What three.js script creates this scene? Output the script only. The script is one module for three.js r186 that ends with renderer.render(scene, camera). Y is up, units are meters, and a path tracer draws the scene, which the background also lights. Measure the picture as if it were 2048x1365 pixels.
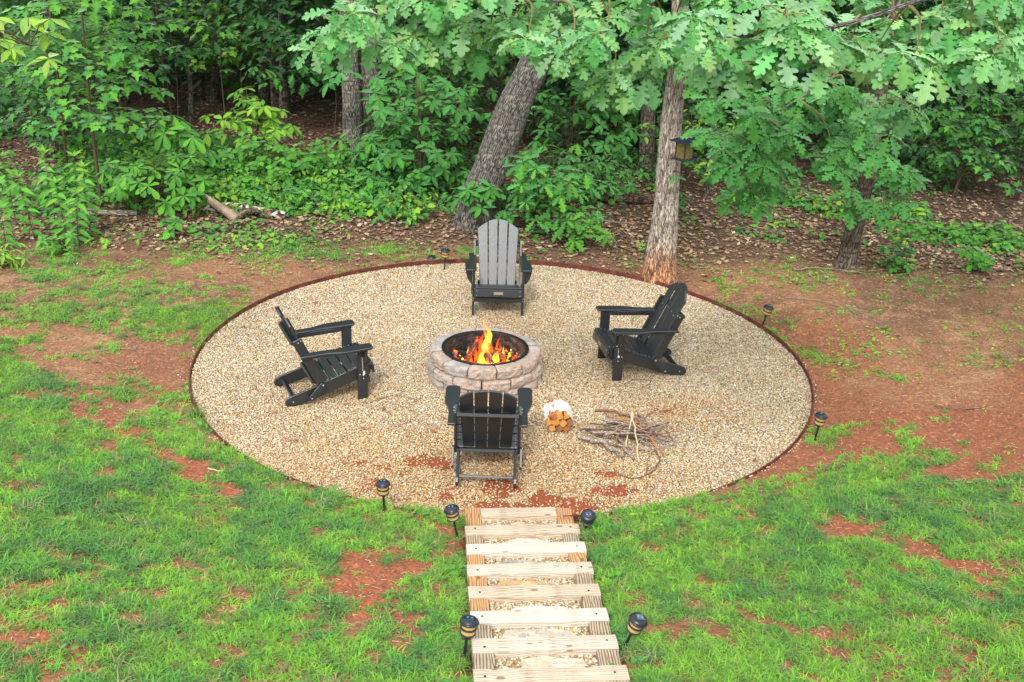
import * as THREE from 'three';
import { mergeGeometries } from 'three/addons/utils/BufferGeometryUtils.js';
import { ConvexGeometry } from 'three/addons/geometries/ConvexGeometry.js';

// ---------------------------------------------------------------- camera, sky, sun, exposure
const scene = new THREE.Scene();
const renderer = new THREE.WebGLRenderer({ antialias: true });
renderer.toneMapping = THREE.LinearToneMapping;
renderer.toneMappingExposure = 1.95;
renderer.shadowMap.enabled = true;
const RAD = Math.PI / 180;
const camera = new THREE.PerspectiveCamera(31.75, 1024 / 682, 0.1, 400);
camera.rotation.order = 'YXZ';
camera.position.set(0.084, 5.02, 11.402);
camera.rotation.set(-22.733 * RAD, 0, 2.18 * RAD);

const SUN = new THREE.Vector3(-0.12, 0.70, 0.78).normalize();   // hazy sun behind the photographer
{ // bright overcast sky: radiance per direction, the ground half stays dull
  const W = 256, H = 128, data = new Float32Array(W * H * 4);
  for (let j = 0; j < H; j++) for (let i = 0; i < W; i++) {
    const el = ((j + 0.5) / H - 0.5) * Math.PI, az = ((i + 0.5) / W - 0.5) * 2 * Math.PI;
    const d = new THREE.Vector3(Math.cos(az) * Math.cos(el), Math.sin(el), Math.sin(az) * Math.cos(el));
    const up = Math.max(0, d.y), veil = Math.pow(Math.max(0, d.dot(SUN)), 6);
    const wisps = 1 + 0.06 * Math.sin(az * 3 + 2 * el) * Math.cos(el * 5 + az);
    const L = (0.62 + 0.38 * up + 0.5 * veil) * wisps, k = (j * W + i) * 4;
    const c = d.y > -0.02 ? [0.97 * L, 1.0 * L, 1.05 * L] : [0.10, 0.11, 0.07];
    data[k] = c[0]; data[k + 1] = c[1]; data[k + 2] = c[2]; data[k + 3] = 1;
  }
  const sky = new THREE.DataTexture(data, W, H, THREE.RGBAFormat, THREE.FloatType);
  sky.mapping = THREE.EquirectangularReflectionMapping; sky.magFilter = THREE.LinearFilter; sky.needsUpdate = true;
  scene.background = sky; scene.environment = sky;
}
const sun = new THREE.DirectionalLight(new THREE.Color(1, 0.97, 0.91), 1.5);
sun.position.copy(SUN).multiplyScalar(40); sun.target.position.set(0, 0, 0);
sun.castShadow = true; sun.shadow.radius = 22; sun.shadow.mapSize.set(2048, 2048);
Object.assign(sun.shadow.camera, { left: -16, right: 16, top: 16, bottom: -16, near: 1, far: 90 });
scene.add(sun, sun.target);

// ---------------------------------------------------------------- helpers
const V = (x, y, z) => new THREE.Vector3(x, y, z);
function rng(seed) { let s = seed >>> 0; return () => { s = (s + 0x6d2b79f5) | 0; let t = Math.imul(s ^ (s >>> 15), 1 | s); t = (t + Math.imul(t ^ (t >>> 7), 61 | t)) ^ t; return ((t ^ (t >>> 14)) >>> 0) / 4294967296; }; }
const hash = (x, y, s) => { let n = Math.imul(x, 374761393) + Math.imul(y, 668265263) + Math.imul(s, 2147483647 ^ 0x27d4eb2f); n = Math.imul(n ^ (n >>> 13), 1274126177); return ((n ^ (n >>> 16)) >>> 0) / 4294967296; };
function noise(x, y, s = 0) {
  const ix = Math.floor(x), iy = Math.floor(y), fx = x - ix, fy = y - iy, u = fx * fx * (3 - 2 * fx), v = fy * fy * (3 - 2 * fy);
  const a = hash(ix, iy, s), b = hash(ix + 1, iy, s), c = hash(ix, iy + 1, s), d = hash(ix + 1, iy + 1, s);
  return a + (b - a) * u + (c - a) * v + (a - b - c + d) * u * v;
}
function fbm(x, y, s = 0, o = 4) { let t = 0, a = 0.5, n = 0; for (let i = 0; i < o; i++) { t += a * noise(x, y, s + i); n += a; a *= 0.5; x *= 2.03; y *= 2.03; } return t / n; }
const noise3 = (x, y, z, s = 0) => (noise(x + z * 0.71, y - z * 0.53, s) + noise(y + 3.7, z + x * 0.37, s + 7) + noise(z - 1.3, x + y * 0.41, s + 13)) / 3;
const sstep = (a, b, x) => { const t = Math.min(1, Math.max(0, (x - a) / (b - a))); return t * t * (3 - 2 * t); };
const lerp = (a, b, t) => a + (b - a) * t;
const C = (r, g, b) => new THREE.Color().setRGB(r, g, b);            // linear values
const S = (hex) => new THREE.Color(hex);                             // sRGB
const used = {};
function numbered(name) { const n = used[name] = (used[name] ?? -1) + 1; return n ? name + '_' + String(n).padStart(3, '0') : name; }
function put(o, parent) {
  o.castShadow = true; o.receiveShadow = true;
  if (parent) parent.add(o); else scene.add(o);
  return o;
}
function tag(o, label, category, group, kind) {
  if (label) o.userData.label = label; if (category) o.userData.category = category;
  if (group) o.userData.group = group; if (kind) o.userData.kind = kind; return o;
}
function thing(name, label, category, pos = [0, 0, 0], turn = 0, group) {
  const o = new THREE.Group(); o.name = numbered(name); o.position.set(...pos); o.rotation.y = turn; scene.add(o);
  return tag(o, label, category, group);
}
function clean(g) {
  g = g.index ? g.toNonIndexed() : g;
  for (const k of Object.keys(g.attributes)) if (!['position', 'normal', 'uv', 'color'].includes(k)) g.deleteAttribute(k);
  if (!g.attributes.uv) g.setAttribute('uv', new THREE.BufferAttribute(new Float32Array(g.attributes.position.count * 2), 2));
  g.morphAttributes = {}; g.clearGroups(); return g;
}
function merge(list) {
  list = list.map(clean);
  if (!list.every((g) => g.attributes.color)) list.forEach((g) => g.deleteAttribute('color'));
  return list.length === 1 ? list[0] : mergeGeometries(list);
}
function obj(name, geo, mat, parent) {
  const m = new THREE.Mesh(Array.isArray(geo) ? merge(geo) : geo, mat); m.name = parent ? name : numbered(name);
  return put(m, parent);
}
function stuffMesh(name, geo, mat, mats, cols, parent) {
  const m = new THREE.InstancedMesh(geo, mat, mats.length); m.name = parent ? name : numbered(name); m.userData.kind = 'stuff';
  mats.forEach((a, i) => m.setMatrixAt(i, a)); if (cols) cols.forEach((c, i) => m.setColorAt(i, c));
  return put(m, parent);
}
function plainUV(g, axis = 0, k = 1, off = 0) { // uv in metres from each face's own plane, u along `axis`
  g = g.index ? g.toNonIndexed() : g; if (!g.attributes.normal) g.computeVertexNormals();
  const p = g.attributes.position, uv = new Float32Array(p.count * 2), a = V(), b = V(), c = V(), n = V();
  for (let i = 0; i < p.count; i += 3) {
    a.fromBufferAttribute(p, i); b.fromBufferAttribute(p, i + 1); c.fromBufferAttribute(p, i + 2);
    n.crossVectors(b.clone().sub(a), c.clone().sub(a)); const w = [Math.abs(n.x), Math.abs(n.y), Math.abs(n.z)], m = w.indexOf(Math.max(...w));
    const rest = [0, 1, 2].filter((q) => q !== m); if (rest[1] === axis) rest.reverse();
    [a, b, c].forEach((q, j) => { const e = q.toArray(); uv[(i + j) * 2] = e[rest[0]] * k + off; uv[(i + j) * 2 + 1] = e[rest[1]] * k + off * 0.37; });
  }
  g.setAttribute('uv', new THREE.BufferAttribute(uv, 2)); return g;
}
function board(w, h, d, c = 0.003, axis = 0, off = 0) { // chamfered box
  const pts = [], X = w / 2, Y = h / 2, Z = d / 2;
  for (const a of [-1, 1]) for (const b of [-1, 1]) for (const e of [-1, 1]) pts.push(V(a * (X - c), b * (Y - c), e * Z), V(a * X, b * (Y - c), e * (Z - c)), V(a * (X - c), b * Y, e * (Z - c)));
  return plainUV(new ConvexGeometry(pts), axis, 1, off);
}
const move = (g, x, y, z, rx = 0, ry = 0, rz = 0) => { if (rx) g.rotateX(rx); if (ry) g.rotateY(ry); if (rz) g.rotateZ(rz); return g.translate(x, y, z); };
function slab(pts, t, bevel = 0.003, curve = 1) { // outline in xy, thickness t along z (centred)
  const s = new THREE.Shape(pts.map(([x, y]) => new THREE.Vector2(x, y)));
  const g = new THREE.ExtrudeGeometry(s, { depth: t - 2 * bevel, bevelEnabled: true, bevelSize: bevel, bevelOffset: -bevel, bevelThickness: bevel, bevelSegments: 1, curveSegments: curve });
  return g.translate(0, 0, -(t - 2 * bevel) / 2);
}
function texture(w, h, fill, srgb = true, draw) { // fill(x, y) -> [r, g, b] 0..255
  const cv = document.createElement('canvas'); cv.width = w; cv.height = h; const g = cv.getContext('2d'), im = g.createImageData(w, h);
  for (let y = 0; y < h; y++) for (let x = 0; x < w; x++) { const c = fill(x, y), k = (y * w + x) * 4; im.data[k] = c[0]; im.data[k + 1] = c[1]; im.data[k + 2] = c[2]; im.data[k + 3] = 255; }
  g.putImageData(im, 0, 0); if (draw) draw(g);
  const t = new THREE.CanvasTexture(cv); t.wrapS = t.wrapT = THREE.RepeatWrapping; if (srgb) t.colorSpace = THREE.SRGBColorSpace; return t;
}
const tileN = (x, y, w, s, o = 3) => { // noise that tiles with period w (whole number)
  let t = 0, a = 0.5, n = 0, f = 1;
  for (let i = 0; i < o; i++) {
    const X = x * f, Y = y * f, P = w * f, ix = Math.floor(X), iy = Math.floor(Y), fx = X - ix, fy = Y - iy, u = fx * fx * (3 - 2 * fx), v = fy * fy * (3 - 2 * fy), q = (m) => ((m % P) + P) % P;
    const A = hash(q(ix), q(iy), s + i), B = hash(q(ix + 1), q(iy), s + i), D = hash(q(ix), q(iy + 1), s + i), E = hash(q(ix + 1), q(iy + 1), s + i);
    t += a * (A + (B - A) * u + (D - A) * v + (A - B - D + E) * u * v); n += a; a *= 0.5; f *= 2;
  }
  return t / n;
};
const tile2 = (x, y, wx, wy, s, o = 3) => { let t = 0, a = 0.5, n = 0, f = 1; for (let i = 0; i < o; i++) { const X = x * wx * f, Y = y * wy * f, P = wx * f, Q = wy * f, ix = Math.floor(X), iy = Math.floor(Y), fx = X - ix, fy = Y - iy, u = fx * fx * (3 - 2 * fx), v = fy * fy * (3 - 2 * fy), A = hash(ix % P, iy % Q, s + i), B = hash((ix + 1) % P, iy % Q, s + i), D = hash(ix % P, (iy + 1) % Q, s + i), E = hash((ix + 1) % P, (iy + 1) % Q, s + i); t += a * (A + (B - A) * u + (D - A) * v + (A - B - D + E) * u * v); n += a; a *= 0.5; f *= 2; } return t / n; };
const std = (o) => new THREE.MeshStandardMaterial({ roughness: 0.9, ...o });
const phys = (o) => new THREE.MeshPhysicalMaterial({ roughness: 0.9, ...o });
const UPV = V(0, 1, 0);
function basis(pos, dir, up, sx, sy = sx, sz = sx, M = new THREE.Matrix4()) { // local z along dir, local y near up
  const z = dir.clone().normalize(), x = V().crossVectors(up, z); if (x.lengthSq() < 1e-6) x.set(1, 0, 0); x.normalize(); const y = V().crossVectors(z, x);
  return M.makeBasis(x.multiplyScalar(sx), y.multiplyScalar(sy), z.multiplyScalar(sz)).setPosition(pos);
}
function tube(pts, radii, segs = 8, rough = 0, seed = 0, close = true) { // tapered, uneven tube along points, uv in metres
  const n = pts.length, pos = [], uv = [], idx = [], t = V(), u = V(0.31, 0.17, 0.93), v = V(); let len = 0;
  for (let i = 0; i < n; i++) {
    t.copy(pts[Math.min(n - 1, i + 1)]).sub(pts[Math.max(0, i - 1)]).normalize();
    u.addScaledVector(t, -u.dot(t)); if (u.lengthSq() < 1e-3) u.set(1, 0.1, 0).addScaledVector(t, -t.x); u.normalize(); v.crossVectors(t, u);
    if (i) len += pts[i].distanceTo(pts[i - 1]);
    for (let k = 0; k <= segs; k++) {
      const a = (k % segs) / segs * Math.PI * 2, r = radii[i] * (1 + rough * (noise3(Math.cos(a) * 1.7 + seed, Math.sin(a) * 1.7, len / Math.max(0.02, radii[i]) * 0.6, seed | 0) - 0.5) * 2);
      const p = pts[i].clone().addScaledVector(u, Math.cos(a) * r).addScaledVector(v, Math.sin(a) * r);
      pos.push(p.x, p.y, p.z); uv.push(k / segs * 2 * Math.PI * radii[0], len);
    }
  }
  for (let i = 0; i < n - 1; i++) for (let k = 0; k < segs; k++) { const a = i * (segs + 1) + k, b = a + segs + 1; idx.push(a, a + 1, b, b, a + 1, b + 1); }
  if (close) for (const i of [0, n - 1]) { const c = pos.length / 3; pos.push(...pts[i].toArray()); uv.push(0, 0); for (let k = 0; k < segs; k++) { const a = i * (segs + 1) + k; i ? idx.push(a, a + 1, c) : idx.push(a + 1, a, c); } }
  const g = new THREE.BufferGeometry(); g.setAttribute('position', new THREE.Float32BufferAttribute(pos, 3)); g.setAttribute('uv', new THREE.Float32BufferAttribute(uv, 2)); g.setIndex(idx); g.computeVertexNormals(); return g;
}
function path(pts, n) { return new THREE.CatmullRomCurve3(pts).getPoints(n); }
const along = (arr, t) => { const f = t * (arr.length - 1), i = Math.min(arr.length - 2, Math.floor(f)); return lerp(arr[i], arr[i + 1], f - i); };

// ---------------------------------------------------------------- terrain
const R = 3.145;                                         // gravel circle, its centre is the origin
const STAIR = { x: 0.187, z: 2.995, turn: 3.84 * RAD };
const zCrest = (x) => Math.max(3.1 - 0.11 * x * x, -2.5);
function land(x, z) {
  const d = (z - zCrest(x)) / Math.sqrt(1 + 0.0484 * x * x), s = 0.35, e = d / s;
  const r = Math.hypot(x, z), out = sstep(R + 0.02, R + 0.8, r);
  let y = 0.215 * s * (e > 30 ? e : Math.log1p(Math.exp(e))) + 0.03 * Math.max(0, -8 - z);
  y += 0.15 * sstep(0.1, 0.8, r - R) * sstep(1.5, 2.6, x) * sstep(2.6, 1.2, z) * sstep(-4.5, -2, z);
  y += 0.07 * sstep(0.1, 1.1, r - R) * sstep(-2.2, -3, x) * sstep(-2.5, -0.5, z) * sstep(2.4, 1, z);
  y += out * ((fbm(x * 0.9 + 5, z * 0.9, 3, 3) - 0.5) * 0.10 + (fbm(x * 4, z * 4, 9, 3) - 0.5) * 0.035);
  return y;
}
function stairLocal(x, z) { const c = Math.cos(STAIR.turn), s = Math.sin(STAIR.turn), dx = x - STAIR.x, dz = z - STAIR.z; return [dx * c - dz * s, dx * s + dz * c]; }
function ground(x, z) {
  let y = land(x, z); const r = Math.hypot(x, z);
  if (r < R) y = Math.min(y, 0) - 0.04 * sstep(R, R - 0.05, r);
  const [a, b] = stairLocal(x, z);
  if (b > -0.1) y -= 0.13 * sstep(0.5, 0.4, Math.abs(a)) * sstep(-0.1, 0.05, b); 
  return y;
}
// what grows where: [x, z, rx, rz, turn, amount]
const BARE = [[-0.9, 4.7, 0.36, 0.5, 0.1, 1], [-0.8, 4.3, 0.34, 0.22, 0, 1], [-2.75, 5.75, 0.5, 0.3, 0, 0.8], [-1.9, 5.0, 0.5, 0.16, 0.2, 0.6], [-1.9, 4.55, 0.3, 0.12, 0, 0.5], [2.9, 3.55, 0.55, 0.18, -0.75, 1], [3.3, 4.25, 0.5, 0.12, -0.9, 1], [1.75, 3.2, 0.22, 0.09, 0, 0.9], [2.5, 5.3, 0.3, 0.15, 0, 0.5],
  [-3.55, 0.45, 0.55, 0.55, 0.3, 1], [-4.6, 0.25, 0.8, 0.3, 0.1, 0.8], [-3.3, 2.05, 0.55, 0.2, -0.75, 1], [-2.55, 2.66, 0.7, 0.14, -0.65, 1], [-3.9, 1.45, 0.45, 0.2, 0.3, 0.7], [-1.25, 3.1, 0.35, 0.09, 0.1, 0.7], [-0.33, 4.2, 0.12, 0.8, 0, 0.7], [-1.6, 3.75, 0.3, 0.1, 0.1, 0.4],
  [3.5, -0.3, 0.55, 0.9, 0, 1], [3.6, 0.9, 0.7, 0.8, 0, 1], [3.3, 1.75, 0.3, 0.2, 0, 1], [4.3, 1.2, 0.8, 1.2, 0, 1], [3.9, 2.3, 0.45, 0.2, 0.5, 0.9]];
const LUSH = [[-3.7, -0.7, 0.7, 0.35, -0.1, 1], [-4.6, -0.75, 0.9, 0.25, 0.15, 0.8], [-3.0, -1.1, 0.5, 0.35, 0.6, 0.6], [-5.2, -2.3, 0.7, 0.35, 0, 0.5], [-2.4, -3.4, 1.0, 0.28, 0, 0.5], [-1.6, -3.35, 0.6, 0.2, 0, 0.45], [-3.6, -3.2, 0.7, 0.3, 0, 0.4], [-2.95, 1.85, 0.28, 0.5, -0.5, 1], [-2.3, 2.6, 0.5, 0.3, -0.75, 1], [-3.35, 0.95, 0.3, 0.12, 0, 0.5], [3.18, -0.75, 0.55, 0.09, -1.0, 0.9], [3.65, 0.05, 0.4, 0.08, -0.8, 0.8], [3.05, 1.55, 0.16, 0.2, 0, 0.8], [3.5, 1.55, 0.3, 0.12, -0.5, 0.7], [-6, -0.6, 1, 0.4, 0, 0.6], [-4.4, -1.6, 0.8, 0.3, 0.2, 0.5], [-3.5, 1.25, 0.5, 0.12, 0.2, 0.6]];
const blob = (list, x, z) => { let m = 0; for (const [cx, cz, rx, rz, a, k] of list) { const c = Math.cos(a), s = Math.sin(a), dx = x - cx, dz = z - cz, u = (dx * c - dz * s) / rx, v = (dx * s + dz * c) / rz, q = u * u + v * v; if (q < 4) m = Math.max(m, k * sstep(1.9, 0.5, Math.sqrt(q))); } return m; };
function lawn(x, z) { // density of grass 0..1
  const r = Math.hypot(x, z); if (r < R + 0.02) return 0;
  const [a, b] = stairLocal(x, z); if (b > -0.1 && Math.abs(a) < 0.46) return 0;
  const n = fbm(x * 2.2, z * 2.2, 21, 3), n2 = fbm(x * 6, z * 6, 33, 2);
  let g = sstep(-0.25, 0.25, z - zCrest(x) - 0.15 * (n - 0.5)) * (x < 0 ? 1 : sstep(4.4 - 0.9 * (z - 2) * 0.2, 3.0, x - 0.55 * Math.max(0, z - 1.8) + 0.6 * (n - 0.5)));
  if (x > 2 && z > 3.1 && x - z * 0.5 > 1.2) g = Math.max(g, sstep(3.2, 3.9, z + 0.5 * (n - 0.5)));
  g = Math.max(g, blob(LUSH, x, z) * (0.3 + 0.9 * n) * (z < -1.4 ? 0.6 : 1));
  g *= Math.max(0, 1 - blob(BARE, x + 0.25 * (n2 - 0.5), z + 0.3 * (n - 0.5)) * (1.3 - 0.8 * n2));
  if (z < -1 || (x < -2.5 && z < 1)) g = Math.max(g, 0.55 * sstep(0.55, 0.75, n) * sstep(-4.3, -3.2, z) * (x < 0.5 ? 1 : 0.18));
  const thin = z > zCrest(x) ? lerp(1, 0.62, sstep(3.6, 5.6, z + 2 * (n - 0.5))) : 0.85;
  return Math.min(1, Math.max(0, g * thin * (0.15 + 1.55 * sstep(0.25, 0.7, n2))));
}
const litterAt = (x, z) => { const edge = x < -0.5 ? -3.2 : x < 2.5 ? -3.1 : -3.3 + (x - 4) * 0.15; return sstep(edge + 0.5, edge - 1.0, z + 1.4 * (fbm(x * 0.8, z * 0.8, 41, 3) - 0.5)); };
function inFrame(p, m = 1.06) { const q = p.clone().project(camera); return q.z < 1 && Math.abs(q.x) < m && Math.abs(q.y) < m; }
camera.updateProjectionMatrix(); camera.updateMatrixWorld(true);
// ---------------------------------------------------------------- setting: ground, gravel, lawn
{
  const rand = rng(11), N = 2048, SIDE = 18;
  const mix = (a, b, t) => [lerp(a[0], b[0], t), lerp(a[1], b[1], t), lerp(a[2], b[2], t)];
  const CLAY = [146, 88, 60], CLAY2 = [126, 72, 48], DIRT = [140, 100, 70], DIRT2 = [114, 81, 58], DRY = [164, 130, 98], LIT = [92, 72, 58], LIT2 = [62, 47, 38], SOIL = [122, 92, 60];
  const pick = (x, z) => {
    const a = fbm(x * 1.1, z * 1.1, 51, 4), b = fbm(x * 7, z * 7, 61, 3), f = noise(x * 60, z * 60, 71), g = lawn(x, z);
    let c = mix(mix(DIRT, DIRT2, sstep(0.35, 0.7, a)), DRY, 0.5 * sstep(0.5, 0.75, b));
    const red = Math.max(blob(BARE, x, z) * (z > 1.2 ? 1 : 0.55), sstep(0.9, 0.1, Math.abs(Math.hypot(x, z) - R - 0.2)) * 0.5 * (z > -0.5 ? 1 : 0.2), z > zCrest(x) ? 0.75 : 0);
    c = mix(c, mix(CLAY, CLAY2, b), 0.9 * red * sstep(0.3, 0.62, a + 0.25 * red));
    { const bank = x > 2.2 ? sstep(1.1, 0.05, Math.hypot(x, z) - R - 0.5 * (b - 0.5)) * sstep(-1.8, -0.4, z) * 0.5 : 0, bare = Math.hypot(x, z) > R ? Math.max(bank, z > 1.9 ? blob(BARE, x + 0.3 * (b - 0.5), z + 0.3 * (a - 0.5)) * (x > 2.6 && z < 2.6 ? 0.35 : 1) : 0) : 0; c = mix(c, mix([162, 92, 60], [134, 74, 48], b), bare * sstep(0.05, 0.5, a) * (0.55 + 0.6 * f)); }
    c = mix(c, mix(LIT, LIT2, b), litterAt(x, z) * 0.85);
    if (g > 0) c = mix(c, SOIL, 0.5 * g);
    const k = 0.82 + 0.36 * f; return [c[0] * k, c[1] * k, c[2] * k];
  };
  // the texture is worked out on a grid of 1024 and refined with grain
  const G = 1024, low = new Float32Array(G * G * 3);
  for (let j = 0; j < G; j++) for (let i = 0; i < G; i++) { const c = pick((i / G - 0.5) * SIDE, ((j + 0.5) / G - 0.5) * SIDE); low.set(c, (j * G + i) * 3); }
  const inner = texture(N, N, (x, y) => {
    const k = ((y >> 1) * G + (x >> 1)) * 3, f = 0.86 + 0.28 * hash(x, y, 5); return [low[k] * f, low[k + 1] * f, low[k + 2] * f];
  }, true, (g) => { // dry stems and chips pressed into the dirt
    for (let i = 0; i < 11000; i++) {
      const x = (rand() - 0.5) * 15, z = -6.5 + rand() * 13, a = rand() * 7, l = (0.012 + 0.05 * rand()) * N / SIDE, px = (x / SIDE + 0.5) * N, py = (z / SIDE + 0.5) * N;
      const v = 120 + 100 * rand(); g.strokeStyle = `rgba(${v | 0},${v * 0.84 | 0},${v * 0.66 | 0},${0.35 + 0.5 * rand()})`; g.lineWidth = 0.7 + rand() * 0.8;
      g.beginPath(); g.moveTo(px, py); g.lineTo(px + Math.cos(a) * l, py + Math.sin(a) * l); g.stroke();
    }
  });
  inner.wrapS = inner.wrapT = THREE.ClampToEdgeWrapping; inner.repeat.set(1 / SIDE, 1 / SIDE); inner.offset.set(0.5, 0.5);
  const outer = texture(512, 512, (x, y) => { const n = tileN(x / 64, y / 64, 8, 3, 4), m = tileN(x / 8, y / 8, 64, 9, 2), c = mix(LIT2, [120, 86, 64], sstep(0.25, 0.8, 0.5 * n + 0.5 * m)); return c; });
  outer.repeat.set(0.25, 0.25);
  const grit = texture(512, 512, (x, y) => { const v = 255 * (0.5 * tileN(x / 8, y / 8, 64, 15, 3) + 0.5 * tileN(x / 32, y / 32, 16, 25, 3)); return [v, v, v]; }, false);
  grit.repeat.set(0.9, 0.9);
  const xs = [], zs = [], STEP = 0.09;
  for (const v of [-90, -60, -40, -28, -20, -15, -12, -10]) xs.push(v); for (let i = 0; i <= 200; i++) xs.push(-9 + i * STEP); for (const v of [10, 12, 15, 20, 28, 40, 60, 90]) xs.push(v);
  for (let v = -90; v < -60; v += 10) zs.push(v); for (let v = -60; v < -9; v += 1.5) zs.push(v); for (let i = 0; i <= 200; i++) zs.push(-9 + i * STEP); for (const v of [10, 12, 15, 20, 40, 90]) zs.push(v);
  const pos = [], uv = [], near = [], far = [], W = xs.length;
  for (const z of zs) for (const x of xs) { pos.push(x, z > 14 ? ground(x, 14) : ground(x, z), z); uv.push(x, -z); }
  for (let j = 0; j < zs.length - 1; j++) for (let i = 0; i < W - 1; i++) {
    const a = j * W + i, b = a + W, q = [a, b, a + 1, a + 1, b, b + 1], m = (xs[i] + xs[i + 1]) / 2, n = (zs[j] + zs[j + 1]) / 2;
    (Math.abs(m) < 9 && Math.abs(n) < 9 ? near : far).push(...q);
  }
  const g = new THREE.BufferGeometry(); g.setAttribute('position', new THREE.Float32BufferAttribute(pos, 3)); g.setAttribute('uv', new THREE.Float32BufferAttribute(uv, 2));
  g.setIndex([...near, ...far]); g.addGroup(0, near.length, 0); g.addGroup(near.length, far.length, 1); g.computeVertexNormals();
  const m0 = std({ map: inner, bumpMap: grit, bumpScale: 0.02, roughness: 1 }), m1 = std({ map: outer, bumpMap: grit, bumpScale: 0.02, roughness: 1 });
  const o = new THREE.Mesh(g, [m0, m1]); o.name = 'ground'; tag(put(o), 'red clay and brown dirt ground around the gravel circle', null, null, 'structure');
}
// red clay that shows through the gravel: [x, z, rx, rz, turn, amount]
const WORN = [[0.6, 2.8, 0.34, 0.1, -0.1, 1], [1.0, 2.58, 0.17, 0.1, 0, 1], [0.93, 2.28, 0.1, 0.06, 0, 0.85], [0.03, 2.55, 0.2, 0.2, 0, 0.7], [-0.55, 2.2, 0.25, 0.12, 0, 0.7], [-0.9, 2.35, 0.5, 0.25, 0, 0.42], [0.2, 2.95, 0.45, 0.1, 0, 0.85], [1.7, 0.95, 0.28, 0.12, 0.3, 0.55], [1.85, 1.25, 0.15, 0.08, 0, 0.45], [-0.1, 2.0, 0.5, 0.35, 0, 0.4], [-1.75, 0.85, 0.2, 0.2, 0, 0.25], [-1.6, -0.25, 0.2, 0.1, 0, 0.3], [0.1, -1.2, 0.4, 0.2, 0, 0.25], [-0.1, 2.75, 1.5, 0.25, 0, 0.42]];
const PEBBLES = [['#e2d5b8', 4.5], ['#d4c29c', 5], ['#f0e6d6', 2.0], ['#c4a678', 2.6], ['#b98a54', 1.8], ['#c8c0b2', 2.0], ['#9c948a', 1.0], ['#d2b894', 4], ['#6e6254', 0.5], ['#cc9a58', 0.8], ['#a4805e', 0.9]].map(([h, w]) => [S(h), w]);
const pebbleTotal = PEBBLES.reduce((t, p) => t + p[1], 0);
const CLAYDUST = C(1.0, 0.68, 0.36);
function pebbleColor(rand, dust = 0) { let k = rand() * pebbleTotal; for (const [c, w] of PEBBLES) if ((k -= w) < 0) { const q = c.clone().multiplyScalar(0.64 + 0.32 * rand()), d = dust * (0.4 + 0.9 * rand()); return q.multiply(C(1, 1, 1).lerp(CLAYDUST, Math.min(1, d))); } return PEBBLES[0][0].clone(); }
const pebbleGeos = [0, 1, 2].map((s) => { const g = new THREE.IcosahedronGeometry(1, 0), p = g.attributes.position; for (let i = 0; i < p.count; i++) { const v = V().fromBufferAttribute(p, i), k = 0.72 + 0.55 * noise3(v.x * 1.3 + s * 5 + 9, v.y * 1.3, v.z * 1.3, s); p.setXYZ(i, v.x * k, v.y * k * 0.7, v.z * k * 0.86); } g.computeVertexNormals(); g.deleteAttribute('uv'); return g; });
const stoneMat = std({ color: 0xffffff, roughness: 0.75 });
function pebbles(parent, name, spots, seed, size = 0.0064, stain = null) {
  const rand = rng(seed), sets = pebbleGeos.map(() => [[], []]), q = new THREE.Quaternion(), e = new THREE.Euler();
  for (const [x, y, z] of spots) {
    const k = (rand() * 3) | 0, s = size * (0.6 + 0.75 * rand() + 0.5 * rand() * rand()); q.setFromEuler(e.set((rand() - 0.5) * 0.9, rand() * 7, (rand() - 0.5) * 0.9));
    sets[k][0].push(new THREE.Matrix4().compose(V(x, y + s * 0.25, z), q, V(s * (0.8 + 0.5 * rand()), s, s * (0.8 + 0.5 * rand())))); sets[k][1].push(pebbleColor(rand, stain ? stain(x, z) : 0));
  }
  sets.forEach(([m, c], k) => m.length && stuffMesh(name, pebbleGeos[k], stoneMat, m, c, parent));
}
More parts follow.
